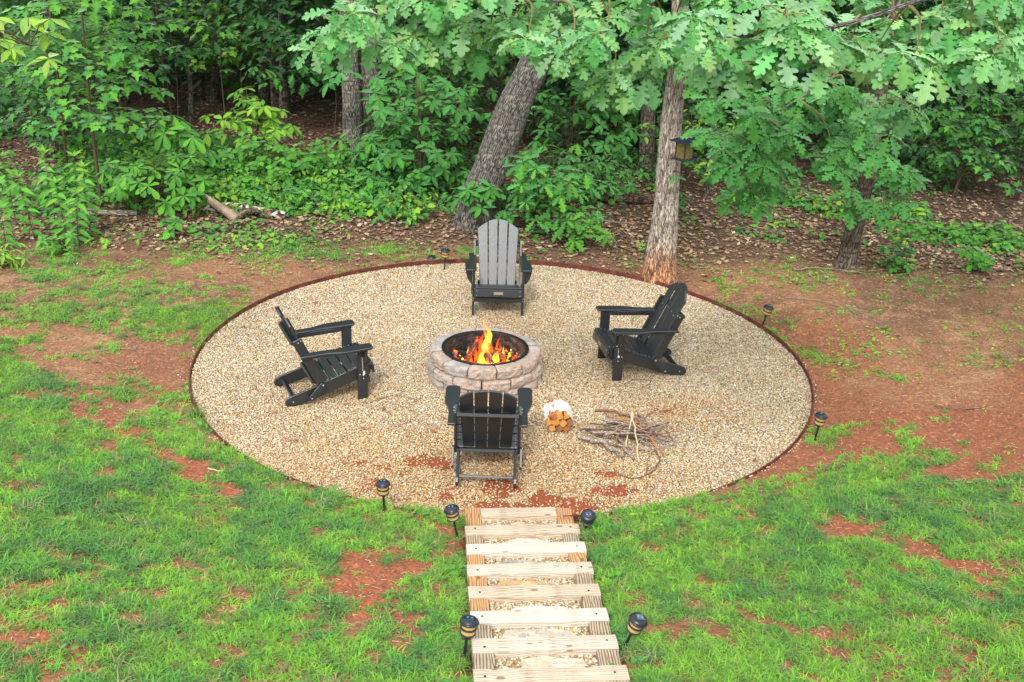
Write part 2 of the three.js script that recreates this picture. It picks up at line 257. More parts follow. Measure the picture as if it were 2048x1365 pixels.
{
  const rand = rng(21), N = 1024, SIDE = 6.4;
  const tex = texture(N, N, (px, py) => {
    const x = (px / N - 0.5) * SIDE, z = (py / N - 0.5) * SIDE, w = blob(WORN, x, z) * (0.35 + 1.1 * fbm(x * 5, z * 5, 81, 3)) * (0.6 + 0.8 * noise(x * 16, z * 16, 83)), h = hash(px, py, 2), h2 = hash(px >> 1, py >> 1, 3);
    const c = h2 < 0.3 ? [182, 154, 110] : h2 < 0.55 ? [206, 186, 146] : h2 < 0.75 ? [150, 118, 80] : h2 < 0.9 ? [128, 104, 78] : [224, 212, 186], t = sstep(0.35, 0.6, w), f = 0.55 + 0.35 * h;
    return [lerp(c[0] * f, 150 * (0.7 + 0.4 * h), t), lerp(c[1] * f, 76 * (0.7 + 0.4 * h), t), lerp(c[2] * f, 44 * (0.7 + 0.4 * h), t)];
  });
  tex.wrapS = tex.wrapT = THREE.ClampToEdgeWrapping; tex.repeat.set(1 / SIDE, 1 / SIDE); tex.offset.set(0.5, 0.5);
  const hollow = (x, z) => -0.016 * sstep(0.35, 0.75, fbm(x * 2.4, z * 2.4, 301, 3)) * sstep(R, R - 0.3, Math.hypot(x, z)) - 0.004 * noise(x * 9, z * 9, 303);
  const g = new THREE.RingGeometry(0.001, R - 0.004, 120, 40); g.rotateX(-Math.PI / 2); const p = g.attributes.position, uv = g.attributes.uv; for (let i = 0; i < p.count; i++) { uv.setXY(i, p.getX(i), -p.getZ(i)); p.setY(i, hollow(p.getX(i), p.getZ(i))); } g.computeVertexNormals();
  tag(obj('gravel_bed', g, std({ map: tex, roughness: 1 })), 'round bed of pale tan gravel inside the rusty edging', null, null, 'structure');
  const spots = []; const s = 0.0138;
  for (let z = -R; z < R; z += s) for (let x = -R; x < R; x += s) {
    const X = x + (rand() - 0.5) * s * 1.3, Z = z + (rand() - 0.5) * s * 1.3; if (Math.hypot(X, Z) > R - 0.012) continue;
    const w = blob(WORN, X, Z) * (0.35 + 1.1 * fbm(X * 5, Z * 5, 81, 3)); if (rand() < sstep(0.3, 0.75, w * (0.55 + 0.9 * noise(X * 16, Z * 16, 83))) * 0.84) continue;
    if (Math.hypot(X + 0.18, Z - 0.38) < 0.5) continue;
    spots.push([X, hollow(X, Z) + 0.0015 + 0.004 * rand(), Z]);
  }
  for (let i = 0; i < 700; i++) { const a = rand() * 6.283, r = R + 0.025 + 0.16 * rand() * rand() * rand(), x = Math.cos(a) * r, z = Math.sin(a) * r, [sa, sb] = stairLocal(x, z); if (sb > -0.1 && Math.abs(sa) < 0.5) continue; spots.push([x, ground(x, z), z]); }
  const top = new THREE.Group(); top.name = 'gravel'; scene.add(top); tag(top, 'loose pale tan pebbles covering the round seating area', null, null, 'stuff');
  const STAIN = [[-0.3, 2.4, 1.5, 0.75, 0, 0.9], [0.7, 2.5, 0.7, 0.5, 0, 0.8], [1.7, 1.0, 0.5, 0.3, 0.2, 0.7], [-1.6, 0.9, 0.4, 0.3, 0, 0.5], [-1.6, -0.3, 0.5, 0.25, 0, 0.4], [0.1, -1.15, 0.5, 0.3, 0, 0.4], [0.6, 0.5, 0.7, 0.8, 0, 0.3], [-1.9, 1.7, 0.8, 0.5, 0.4, 0.4]];
  pebbles(top, 'pebbles', spots, 31, 0.0066, (x, z) => 0.02 + 0.75 * blob(STAIN, x, z) * (0.4 + 0.8 * fbm(x * 3, z * 3, 85, 3)));
}
{ // lawn: tufts of arching blades
  const rand = rng(41);
  const tuft = (seed, n, len, wid, flat) => {
    const r = rng(seed), pos = [], nor = [], idx = [];
    for (let i = 0; i < n; i++) {
      const a = r() * 6.283, L = len * (0.55 + 0.75 * r()), w = wid * (0.7 + 0.6 * r()), bx = (r() - 0.5) * 0.05, bz = (r() - 0.5) * 0.05, lean = flat * (0.5 + 0.9 * r()), dx = Math.cos(a), dz = Math.sin(a), k = pos.length / 3;
      for (let j = 0; j < 4; j++) { const t = j / 3, th = lean * (0.35 + 1.05 * t), up = Math.cos(th) * L * t, o = Math.sin(th) * L * t, ww = w * (1 - t * t * 0.85); pos.push(bx + dx * o - dz * ww, up, bz + dz * o + dx * ww, bx + dx * o + dz * ww, up, bz + dz * o - dx * ww); for (const q of [0, 1]) nor.push(dx * -Math.cos(th) * 0.6, 0.55 + Math.sin(th) * 0.45, dz * -Math.cos(th) * 0.6); }
      for (let j = 0; j < 3; j++) { const b = k + j * 2; idx.push(b, b + 1, b + 2, b + 2, b + 1, b + 3); }
    }
    const g = new THREE.BufferGeometry(); g.setAttribute('position', new THREE.Float32BufferAttribute(pos, 3)); g.setIndex(idx); g.computeVertexNormals(); return g;
  };
  const geos = [tuft(1, 18, 0.064, 0.0025, 0.9), tuft(2, 18, 0.058, 0.0028, 1.1), tuft(3, 14, 0.095, 0.0033, 0.85), tuft(4, 12, 0.05, 0.003, 1.25)], sets = geos.map(() => [[], []]);
  const mat = phys({ color: 0xffffff, roughness: 1, transmission: 0.35, thickness: 0 }), q = new THREE.Quaternion(), n = V(), s = 0.0345;
  const LIME = C(0.29, 0.57, 0.025), MID = C(0.15, 0.44, 0.03), BLUE = C(0.07, 0.25, 0.05), STRAW = C(0.42, 0.34, 0.14);
  for (let z = -4.6; z < 7.4; z += s) for (let x = -7.6; x < 7.2; x += s) {
    const X = x + (rand() - 0.5) * s * 1.6, Z = z + (rand() - 0.5) * s * 1.6, d = lawn(X, Z); if (rand() > d * 1.15) continue;
    const y = ground(X, Z), p = V(X, y, Z); if (!inFrame(p, 1.12)) continue;
    const a = fbm(X * 1.3, Z * 1.3, 91, 3), b = fbm(X * 5, Z * 5, 95, 2), c = LIME.clone().lerp(MID, Math.min(1, 0.25 + 0.6 * sstep(0.38, 0.62, a * 0.5 + b * 0.5) + 0.35 * (rand() - 0.3))).lerp(BLUE, 0.8 * sstep(0.50, 0.72, a * 0.35 + b * 0.45 + 0.2 * rand()));
    if (Z < zCrest(X) - 0.1) c.lerp(LIME, 0.45);
    if (rand() < 0.07) c.lerp(STRAW, 0.8); c.multiplyScalar(0.4 + 0.85 * rand());
    const k = sstep(0.55, 0.72, a * 0.55 + b * 0.45) > 0.4 && rand() < 0.5 ? 2 : (rand() * 2.4) | 0 ? (rand() < 0.25 ? 3 : 1) : 0, e = 0.03;
    n.set(ground(X - e, Z) - ground(X + e, Z), 4 * e, ground(X, Z - e) - ground(X, Z + e)).normalize(); q.setFromUnitVectors(UPV, n).multiply(new THREE.Quaternion().setFromAxisAngle(UPV, rand() * 6.28));
    const h = 0.7 + 0.6 * rand(); sets[k][0].push(new THREE.Matrix4().compose(p, q, V(1.05 * h, h * (0.75 + 0.4 * d), 1.05 * h))); sets[k][1].push(c);
  }
  const top = new THREE.Group(); top.name = 'lawn_grass'; scene.add(top); tag(top, 'patchy green lawn grass growing around the stairs and gravel circle', null, null, 'stuff');
  sets.forEach(([m, c], i) => m.length && stuffMesh('grass_tufts', geos[i], mat, m, c, top));
}
// ---------------------------------------------------------------- edging ring
{
  const rust = texture(512, 64, (x, y) => { const n = tileN(x / 16, y / 16, 32, 4, 4), k = 0.6 + 0.8 * n; return [96 * k, 46 * k, 36 * k]; }); rust.repeat.set(0.5, 3);
  const pos = [], uv = [], idx = [], n = 180;
  for (let i = 0; i <= n; i++) {
    const a = i / n * 2 * Math.PI, top = 0.034 + 0.014 * noise(a * 3 + 50, 1, 5) + 0.02 * Math.max(0, -Math.sin(a)) * 0.6, c = Math.cos(a), s = Math.sin(a), w = 0.008 * (noise(a * 2 + 9, 4, 6) - 0.5);
    for (const [r, y] of [[R + w, -0.09], [R + w, top], [R + w + 0.011, top], [R + w + 0.011, -0.12]]) { pos.push(c * r, y, s * r); uv.push(a * R, y); }
  }
  for (let i = 0; i < n; i++) { const gap = Math.abs(i / n - 0.25 + 0.0095) < 0.021; if (gap) continue; for (let k = 0; k < 4; k++) { const a = i * 4 + k, b = i * 4 + (k + 1) % 4; idx.push(a, b, a + 4, b, b + 4, a + 4); } }
  const g = new THREE.BufferGeometry(); g.setAttribute('position', new THREE.Float32BufferAttribute(pos, 3)); g.setAttribute('uv', new THREE.Float32BufferAttribute(uv, 2)); g.setIndex(idx); const g2 = g.toNonIndexed(); g2.computeVertexNormals();
  tag(obj('garden_edging', g2, std({ map: rust, roughness: 0.7 })), 'rusty brown steel edging bent round the whole gravel circle', 'edging');
}
// ---------------------------------------------------------------- fire pit
const PIT = V(-0.18, 0, 0.385);
{
  const rand = rng(51), pit = thing('fire_pit', 'round fire pit of three courses of tan split face wall stones', 'fire pit', PIT.toArray());
  const mats = [['#bda99c', '#a79284'], ['#b6aaa0', '#9c928a'], ['#c4ad9f', '#ae9280'], ['#afa69e', '#b6a08e'], ['#bca493', '#a69282']].map(([a, b], s) => {
    const A = S(a), B = S(b), P = S('#8f8f90'), to = (c) => { const q = c.clone().convertLinearToSRGB(); return [q.r * 255, q.g * 255, q.b * 255]; }, [x1, x2, x3] = [A, B, P].map(to);
    const t = texture(256, 256, (x, y) => { const n = tileN(x / 64, y / 64, 4, s * 9 + 1, 5), m = tileN(x / 32, y / 32, 8, s * 9 + 3, 4), g = sstep(0.55, 0.75, m), f = 0.82 + 0.36 * tileN(x / 4, y / 4, 64, s + 40, 2); return [0, 1, 2].map((i) => lerp(lerp(x1[i], x2[i], sstep(0.3, 0.7, n)), x3[i], g * 0.6) * f); });
    const b2 = texture(256, 256, (x, y) => { const v = 255 * tileN(x / 16, y / 16, 16, s * 7 + 5, 4); return [v, v, v]; }, false);
    t.repeat.set(3, 3); b2.repeat.set(3, 3); return std({ map: t, bumpMap: b2, bumpScale: 0.012, roughness: 0.95 });
  });
  const stone = (a0, a1, r0, r1, y0, y1, seed) => { // a rough wedge with broken outer face
    const U = 8, Vn = 5, W = 4, g = new THREE.BoxGeometry(1, 1, 1, U, Vn, W), p = g.attributes.position, mid = (a0 + a1) / 2;
    for (let i = 0; i < p.count; i++) {
      let u = p.getX(i) + 0.5, v = p.getY(i) + 0.5, w = p.getZ(i) + 0.5;
      const edge = Math.min(u, 1 - u) < 0.01, top = v > 0.99, bot = v < 0.01, out = w > 0.99;
      let a = lerp(a0, a1, u), r = lerp(r0, r1, w), y = lerp(y0, y1, v);
      const n = noise3(u * 3 + seed * 3.1, v * 2.2 + seed, w * 2, seed) - 0.5, n2 = noise3(u * 8 + seed, v * 6, w * 5 + seed, seed + 3) - 0.5;
      if (w > 0.6) r += (n * 0.016 + n2 * 0.03) * sstep(0.74, 1, w) + (out ? 0.003 * Math.sin(Math.PI * v) : 0);
      if (top) y += (n * 0.006 + n2 * 0.008) * (y0 > 0.2 && w < 0.9 ? 0.3 : 1); if (bot) y += n2 * 0.008;
      if (out && (top || bot)) { r -= 0.005 + 0.008 * rand(); y += top ? -0.004 : 0.003; }
      if (out && edge) r -= 0.008; if (edge && out) a += (u < 0.5 ? 1 : -1) * 0.008; if (edge) a += n2 * 0.02;
      if (edge && top) y -= 0.005;
      p.setXYZ(i, Math.sin(a) * r, y, Math.cos(a) * r);
    }
    let q = g.toNonIndexed(); q.computeVertexNormals(); q = plainUV(q, 0, 1, seed * 0.137); return q;
  };
  const N = 12; let s = 1;
  for (let c = 0; c < 3; c++) for (let i = 0; i < N; i++) {
    const st = 2 * Math.PI / N, a0 = (i - 0.5 + (c === 1 ? 0.5 : c === 0 ? 0.03 : 0)) * st - 0.02, gap = 0.0095, y0 = [-0.015, 0.098, 0.206][c], y1 = [0.095, 0.203, 0.318][c];
    const ro = [0.562, 0.57, 0.552][c] + 0.012 * (rand() - 0.5);
    obj('wall_stone', stone(a0 + gap, a0 + st - gap, 0.432, ro, y0 + 0.003 * (rand() - 0.5), y1 + 0.008 * (rand() - 0.5), s++), mats[(rand() * 5) | 0], pit);
  }
  const iron = texture(512, 256, (x, y) => { const n = tileN(x / 32, y / 64, 16, 3, 4), m = tileN(x / 6, y / 40, 84, 8, 2), k = 0.5 + 0.7 * n; return sstep(0.5, 0.8, m * 0.6 + n * 0.5) > 0.5 ? [112 * k, 100 * k, 88 * k] : [70 * k, 68 * k, 68 * k]; });
  iron.repeat.set(2, 3);
  const ring = [[0.396, 0.03], [0.396, 0.318], [0.399, 0.327], [0.425, 0.333], [0.436, 0.330], [0.438, 0.322], [0.404, 0.319], [0.404, 0.03]].map(([x, y]) => new THREE.Vector2(x, y));
  const lip = obj('steel_liner', new THREE.LatheGeometry(ring.slice(0, 2), 72), std({ map: iron, roughness: 0.75, metalness: 0.35 }), pit);
  obj('steel_rim', new THREE.LatheGeometry(ring.slice(1), 72), std({ color: C(0.028, 0.026, 0.028), roughness: 0.42, metalness: 0.6 }), pit);
  const ash = new THREE.CircleGeometry(0.397, 40, 0, Math.PI * 2); ash.rotateX(-Math.PI / 2); ash.translate(0, 0.15, 0);
  obj('ash_floor', ash, std({ map: texture(128, 128, (x, y) => { const v = 20 + 70 * hash(x, y, 4) * hash(x >> 2, y >> 2, 6); return [v * 1.05, v, v * 0.95]; }), roughness: 1 }), pit);
  // coals: black lumps, some of them glowing
  const coalGeo = new THREE.IcosahedronGeometry(1, 0), cold = std({ color: C(0.018, 0.017, 0.018), roughness: 0.8 }), grey = std({ color: C(0.12, 0.115, 0.11), roughness: 1 }), hot = std({ color: C(0.05, 0.01, 0.005), emissive: C(1, 0.16, 0.02), emissiveIntensity: 1.3 }), hotter = std({ color: C(0.05, 0.01, 0.005), emissive: C(1, 0.42, 0.05), emissiveIntensity: 1.9 });
  const bed = new THREE.Group(); bed.name = 'coals'; bed.position.copy(PIT); scene.add(bed); tag(bed, 'black and glowing orange coals lying in the fire pit', null, null, 'stuff');
  const lists = [[], [], [], []];
  for (let i = 0; i < 620; i++) {
    const a = rand() * 6.283, r = 0.395 * Math.sqrt(rand()), glow = (a > 5.3 || a < 2.6 ? 0.42 : 0.12) * (r > 0.2 ? 1.1 : 0.8), s = 0.008 + 0.02 * rand() * rand();
    lists[rand() < glow ? (rand() < 0.4 ? 3 : 2) : rand() < 0.18 ? 1 : 0].push(new THREE.Matrix4().compose(V(Math.cos(a) * r, 0.155 + 0.045 * rand() * (1 - r), Math.sin(a) * r), new THREE.Quaternion().setFromEuler(new THREE.Euler(rand() * 6, rand() * 6, 0)), V(s * 1.3, s, s)));
  }
  [cold, grey, hot, hotter].forEach((m, i) => stuffMesh(['coal_lumps', 'ash_lumps', 'ember_lumps', 'flame_embers'][i], coalGeo, m, lists[i], null, bed));
  // burning logs leaning together
  const logTex = texture(128, 256, (x, y) => { const n = tileN(x / 16, y / 32, 8, 2, 4), h = n > 0.62; return h ? [150, 46, 26] : [46 + 50 * n, 34 + 28 * n, 32 + 26 * n]; }); logTex.repeat.set(4, 4);
  const glowTex = texture(128, 256, (x, y) => { const n = tileN(x / 16, y / 24, 8, 22, 4); const k = sstep(0.55, 0.75, n); return [255 * k, 80 * k, 12 * k]; }); glowTex.repeat.set(4, 4);
  const logMat = std({ map: logTex, roughness: 0.9, emissiveMap: glowTex, emissive: C(1, 1, 1), emissiveIntensity: 1.2 });
  const logs = [['burning log leaning right in the fire under the tallest flame', [0.13, 0.13, 0.27], [-0.03, 0.33, -0.02], 0.034], ['charred log leaning left at the left side of the fire', [-0.22, 0.13, 0.18], [-0.07, 0.34, -0.06], 0.03], ['glowing log end at the back right of the fire', [0.2, 0.17, 0.0], [0.0, 0.21, -0.14], 0.045], ['dark burnt log lying along the right rim of the fire', [0.06, 0.15, 0.12], [0.33, 0.16, 0.06], 0.03], ['upright charred stick behind the flames on the left', [-0.12, 0.13, -0.1], [-0.08, 0.36, -0.12], 0.022]];
  logs.forEach(([label, a, b, r], i) => { const A = V(...a).add(PIT).add(V(0, 0.03, 0)), B = V(...b).add(PIT).add(V(0, 0.03, 0)), pts = path([A, A.clone().lerp(B, 0.5).add(V(0.008 * (i - 2), 0.006, 0.006)), B], 7); const o = obj('burning_log', tube(pts, pts.map(() => r), 9, 0.25, i + 3), logMat); tag(o, label, 'log', 'logs burning in the fire pit'); });
  // flames
  const fire = thing('fire', 'yellow and orange flames rising from the middle of the fire pit', 'fire', [PIT.x, 0.155, PIT.z]);
  const ramp = (stops) => texture(8, 128, (x, y) => { const t = 1 - y / 127; for (let i = 1; i < stops.length; i++) if (t <= stops[i][0]) { const k = (t - stops[i - 1][0]) / (stops[i][0] - stops[i - 1][0]); return [1, 2, 3].map((c) => lerp(stops[i - 1][c], stops[i][c], k)); } return stops.at(-1).slice(1); });
  const hotRamp = ramp([[0, 255, 150, 20], [0.25, 255, 205, 50], [0.6, 255, 210, 70], [0.8, 255, 170, 60], [1, 255, 140, 90]]), redRamp = ramp([[0, 255, 120, 10], [0.35, 255, 110, 16], [0.75, 240, 70, 14], [1, 220, 50, 20]]);
  const fade = texture(8, 128, (x, y) => { const t = 1 - y / 127, v = 255 * (0.15 + 0.6 * sstep(0, 0.12, t)) * (1 - 0.85 * sstep(0.45, 1, t)); return [v, v, v]; }, false);
  for (const t of [hotRamp, redRamp, fade]) { t.wrapS = t.wrapT = THREE.ClampToEdgeWrapping; }
  const flameMat = (m, k) => std({ color: 0x000000, emissive: 0xffffff, emissiveMap: m, emissiveIntensity: k, alphaMap: fade, transparent: true, roughness: 1 });
  const fm = [flameMat(hotRamp, 1.1), flameMat(redRamp, 0.85)];
  const tongue = (h, w, seed) => { // twisting tongue of flame
    const n = 14, seg = 7, pos = [], uv = [], idx = [];
    for (let i = 0; i <= n; i++) { const t = i / n, r = w * Math.pow(Math.sin(Math.PI * Math.min(1, 0.18 + 0.82 * t)), 0.8) * (1 - 0.35 * t) * (0.75 + 0.6 * noise(t * 5, seed, seed)) + 0.0008, ox = (noise(t * 3.2, seed * 2.3, 3) - 0.5) * h * 0.34 * t, oz = (noise(t * 3.2, seed * 1.7 + 40, 4) - 0.5) * h * 0.3 * t;
      for (let k = 0; k <= seg; k++) { const a = k / seg * 6.2832 + t * 1.7; pos.push(ox + Math.cos(a) * r, h * t, oz + Math.sin(a) * r * 0.55); uv.push(k / seg, t); } }
    for (let i = 0; i < n; i++) for (let k = 0; k < seg; k++) { const a = i * (seg + 1) + k, b = a + seg + 1; idx.push(a, b, a + 1, a + 1, b, b + 1); }
    const g = new THREE.BufferGeometry(); g.setAttribute('position', new THREE.Float32BufferAttribute(pos, 3)); g.setAttribute('uv', new THREE.Float32BufferAttribute(uv, 2)); g.setIndex(idx); g.computeVertexNormals(); return g;
  };
  const tongues = [[0.0, 0, 0.5, 0.046, 0], [-0.03, 0.02, 0.4, 0.03, 1], [0.04, 0.02, 0.42, 0.026, 1], [0.17, 0.24, 0.13, 0.03, 0], [0.24, 0.2, 0.12, 0.03, 1], [0.28, 0.05, 0.13, 0.025, 1], [-0.13, 0.22, 0.14, 0.022, 1], [0.1, 0.12, 0.2, 0.03, 0], [0.012, 0.05, 0.33, 0.05, 0], [-0.02, 0.1, 0.26, 0.04, 0], [0.02, -0.03, 0.38, 0.03, 0], [-0.06, 0.04, 0.3, 0.022, 1], [-0.1, 0.0, 0.26, 0.018, 1], [0.07, -0.05, 0.33, 0.02, 1], [0.11, -0.08, 0.3, 0.016, 1], [0.15, -0.04, 0.24, 0.014, 1], [-0.05, 0.2, 0.16, 0.035, 0], [0.02, 0.23, 0.15, 0.032, 0], [0.07, 0.26, 0.12, 0.03, 0], [-0.1, 0.22, 0.13, 0.024, 1], [0.15, 0.2, 0.12, 0.02, 1], [0.19, 0.1, 0.15, 0.026, 1], [0.24, 0.15, 0.1, 0.022, 1], [-0.15, 0.1, 0.17, 0.018, 1], [-0.19, 0.16, 0.1, 0.014, 1], [0.12, 0.05, 0.16, 0.025, 0], [0.2, 0.02, 0.14, 0.015, 1], [0.05, 0.12, 0.2, 0.03, 0], [0.3, 0.08, 0.08, 0.014, 1], [0.0, -0.12, 0.28, 0.02, 1], [-0.03, 0.15, 0.2, 0.034, 0]];
  for (let i = 0; i < 34; i++) { const a = rand() * 6.283, r = 0.05 + 0.27 * Math.sqrt(rand()); tongues.push([Math.cos(a) * r + 0.03, Math.sin(a) * r * 0.9 + 0.05, 0.06 + 0.2 * rand() * (1 - r * 1.6), 0.007 + 0.012 * rand(), rand() < 0.6 ? 1 : 0]); }
  tongues.forEach(([x, z, h, w, k], i) => { const m = obj('flame', tongue(h, w * 0.8, i * 3.7 + 1), fm[k], fire); m.position.set(x, 0, z); });
  const glow = new THREE.PointLight(new THREE.Color(1, 0.5, 0.16), 0.55); glow.position.set(0.01, 0.2, 0.06); glow.shadow.radius = 3; glow.castShadow = true; fire.add(glow);
}
// ---------------------------------------------------------------- chairs
const plasticBump = texture(256, 256, (x, y) => { const v = 255 * (0.5 * tileN(x / 2, y / 12, 128, 6, 2) + 0.5 * tileN(x / 3, y / 3, 85, 7, 2)); return [v, v, v]; }, false); plasticBump.repeat.set(8, 8);
const dusty = texture(512, 512, (x, y) => { const s = hash(x, y, 61) > 0.988 || (hash(x >> 1, y >> 1, 62) > 0.994) ? 70 : 0, n = 6 * tileN(x / 32, y / 32, 16, 63, 3), k = 0.9 + 0.2 * hash(x, y, 64); return [(26 + n) * k + s, (31 + n) * k + s, (36 + n) * k + s * 0.92]; }); dusty.repeat.set(2.5, 2.5);
const plastic = phys({ color: 0xffffff, map: dusty, roughness: 0.37, ior: 1.8, bumpMap: plasticBump, bumpScale: 0.0008 });
const screwMat = std({ color: C(0.75, 0.75, 0.74), roughness: 0.35, metalness: 0.6 });
function makeChair() {
  const t = thing('adirondack_chair', 'x', 'chair', [0, 0, 0], 0, 'black chairs around the fire pit'), bolts = [];
  const bolt = (x, y, z, ax, r = 0.0062) => { const g = new THREE.CylinderGeometry(r, r, 0.004, 8); if (ax === 'x') g.rotateZ(Math.PI / 2); if (ax === 'z') g.rotateX(Math.PI / 2); bolts.push(g.translate(x, y, z)); };
  const side = (pts, th, x) => { const g = slab(pts, th, 0.003, 6); g.rotateY(-Math.PI / 2); g.translate(x, 0, 0); return plainUV(g, 2); }; // pts in (z, y); after the turn shape x -> +z
  // stringers: long curved side boards that end as rear feet
  const str = [[0.085, 0.335], [0.02, 0.325], [-0.08, 0.298], [-0.18, 0.262], [-0.28, 0.225], [-0.38, 0.196], [-0.46, 0.177], [-0.54, 0.150], [-0.62, 0.126], [-0.685, 0.108], [-0.725, 0.088], [-0.745, 0.058], [-0.742, 0.026], [-0.72, 0.006], [-0.69, 0.0], [-0.62, 0.008], [-0.5, 0.036], [-0.38, 0.076], [-0.26, 0.118], [-0.14, 0.158], [-0.04, 0.193], [0.07, 0.232], [0.09, 0.26]];
  for (const s of [-1, 1]) {
    obj('side_rail', side(str, 0.024, s * 0.243), plastic, t);
    obj('front_leg', move(board(0.024, 0.535, 0.1, 0.003, 1), s * 0.281, 0.2675, 0), plastic, t);
    for (const [y, z] of [[0.5, -0.03], [0.5, 0.032], [0.26, -0.03], [0.215, 0.005]]) bolt(s * 0.2945, y, z, 'x');
    // upright behind the arm
    const up = [[-0.425, 0.165], [-0.345, 0.192], [-0.575, 0.69], [-0.585, 0.7], [-0.655, 0.668], [-0.66, 0.655]];
    obj('back_post', side(up, 0.022, s * 0.268), plastic, t);
    for (const [y, z] of [[0.655, -0.61], [0.672, -0.585]]) bolt(s * 0.281, y, z, 'x');
    const link = [[-0.4, 0.225], [-0.37, 0.205], [-0.365, 0.18], [-0.47, 0.062], [-0.5, 0.052], [-0.525, 0.072], [-0.522, 0.094], [-0.42, 0.215]];
    obj('folding_strut', side(link, 0.02, s * 0.291), plastic, t);
    bolt(s * 0.303, 0.203, -0.39, 'x', 0.008); bolt(s * 0.303, 0.08, -0.5, 'x', 0.007); bolt(s * 0.257, 0.05, -0.67, 'x'); bolt(s * 0.257, 0.19, -0.41, 'x');
    // arm, wavy outer edge, slightly lower at the back
    const arm = [[0.248, 0.045], [0.256, 0.07], [0.285, 0.088], [0.345, 0.088], [0.37, 0.074], [0.378, 0.04], [0.378, -0.17], [0.372, -0.23], [0.352, -0.29], [0.337, -0.35], [0.334, -0.42], [0.336, -0.585], [0.33, -0.6], [0.262, -0.6], [0.254, -0.585], [0.25, -0.4], [0.258, -0.3], [0.262, -0.22], [0.252, -0.12]].map(([x, z]) => [x * s, -z]);
    let g = slab(s < 0 ? arm.slice().reverse() : arm, 0.024, 0.005, 1); g.rotateX(-Math.PI / 2); g = plainUV(g, 2); g.rotateX(-0.045); g.translate(0, 0.545, 0);
    obj('armrest', g, plastic, t);
    obj('arm_rail', move(board(0.022, 0.042, 0.5, 0.003, 2), s * 0.263, 0.503, -0.3, -0.045), plastic, t);
    bolt(s * 0.275, 0.492, -0.575, 'x');
    const br = [[0.296, 0.528], [0.37, 0.528], [0.37, 0.5], [0.345, 0.42], [0.318, 0.378], [0.296, 0.372]].map(([x, y]) => [x * s, y]);
    obj('arm_bracket', plainUV(slab(s < 0 ? br.slice().reverse() : br, 0.024, 0.003).translate(0, 0, 0.012), 1), plastic, t);
  }
  // seat slats following the rails
  const topAt = (z) => { for (let i = 0; i < 11; i++) { const [z1, y1] = str[i], [z2, y2] = str[i + 1]; if (z <= z1 && z >= z2) return lerp(y1, y2, (z1 - z) / (z1 - z2)); } return z > 0 ? 0.336 : 0.16; };
  for (let i = 0; i < 6; i++) {
    const z = 0.07 - i * 0.0855, y = topAt(z) + 0.0115, a = Math.atan2(topAt(z + 0.04) - topAt(z - 0.04), 0.08), w = i === 0 ? 0.538 : 0.536;
    obj('seat_slat', move(board(w, 0.021, 0.079, 0.004, 0, i * 0.31), 0, y, z, -a * (i ? 1 : 0.6)), plastic, t);
    for (const s of [-1, 1]) for (const d of [0.022, -0.022]) bolt(s * 0.243, y + 0.0108 + d * a, z + d, 'y', 0.0045);
  }
  obj('front_slat', move(board(0.54, 0.085, 0.02, 0.004, 0, 0.7), 0, 0.293, 0.112, -0.16), plastic, t);
  for (const s of [-1, 1]) for (const d of [0.025, -0.025]) bolt(s * 0.243, 0.293 + d, 0.123 - d * 0.16, 'z', 0.0045);
  obj('front_rail', move(board(0.586, 0.052, 0.022, 0.003, 0, 0.9), 0, 0.196, 0.0615), plastic, t);
  for (const s of [-1, 1]) for (const d of [0.014, -0.014]) bolt(s * 0.281, 0.196 + d, 0.0735, 'z', 0.005);
  obj('name_plate', move(board(0.105, 0.031, 0.004, 0.001), 0, 0.294, 0.1245, -0.16), std({ color: C(0.34, 0.25, 0.17), roughness: 0.5, metalness: 0.3 }), t);
  // back: four slats with a rounded top, two curved cross rails
  const tilt = 25.5 * RAD, arc = (x) => 0.775 - 1.9 * x * x;
  const edges = [[-0.205, -0.238], [-0.108, -0.1245], [-0.1, -0.1145], [-0.004, -0.0055], [0.004, 0.0055], [0.1, 0.1145], [0.108, 0.1245], [0.205, 0.238]];
  for (let k = 0; k < 4; k++) {
    const [b0, t0] = edges[k * 2], [b1, t1] = edges[k * 2 + 1], top = []; for (let i = 0; i <= 6; i++) { const x = lerp(t1, t0, i / 6); top.push([x, arc(x)]); }
    let g = slab([[b0, 0], [b1, 0], ...top], 0.021, 0.004); g = plainUV(g, 1, 1, k * 0.4); const xm = (t0 + t1) / 2; g.rotateX(-tilt); g.translate(0, 0.205, -0.405 + 0.35 * xm * xm * 2);
    obj('back_slat', g, plastic, t); const P = (u, v) => [u, 0.205 + v * Math.cos(tilt), -0.405 - v * Math.sin(tilt) + 0.7 * xm * xm]; 
    const [bx, by, bz] = P(xm * 0.95, 0.475); bolt(bx, by + 0.004, bz + 0.011, 'z', 0.0055);
  }
  const rail = (w, d0, d1) => { const p = []; for (let i = 0; i <= 10; i++) { const u = -1 + i / 5; p.push([u * w, d0 - (d0 - d1) * (1 - u * u)]); } return [...p.map(([x, y]) => [x, -y]).reverse(), [-w, 0.03], [w, 0.03]].reverse(); };
  let g = slab(rail(0.256, 0.055, 0.012), 0.03, 0.003); g.rotateX(-Math.PI / 2); g = plainUV(g, 0); g.rotateX(0.3); g.translate(0, 0.64, -0.645); obj('upper_back_rail', g, plastic, t);
  g = slab(rail(0.23, 0.05, 0.01), 0.028, 0.003); g.rotateX(-Math.PI / 2); g = plainUV(g, 0); g.rotateX(0.3); g.translate(0, 0.213, -0.455); obj('lower_back_rail', g, plastic, t);
  obj('rear_stretcher', move(board(0.46, 0.022, 0.05, 0.004, 0), 0, 0.066, -0.655, 0.5), plastic, t);
  const b = obj('bolts', bolts, screwMat, t); b.userData.kind = 'stuff';
  return t;
}
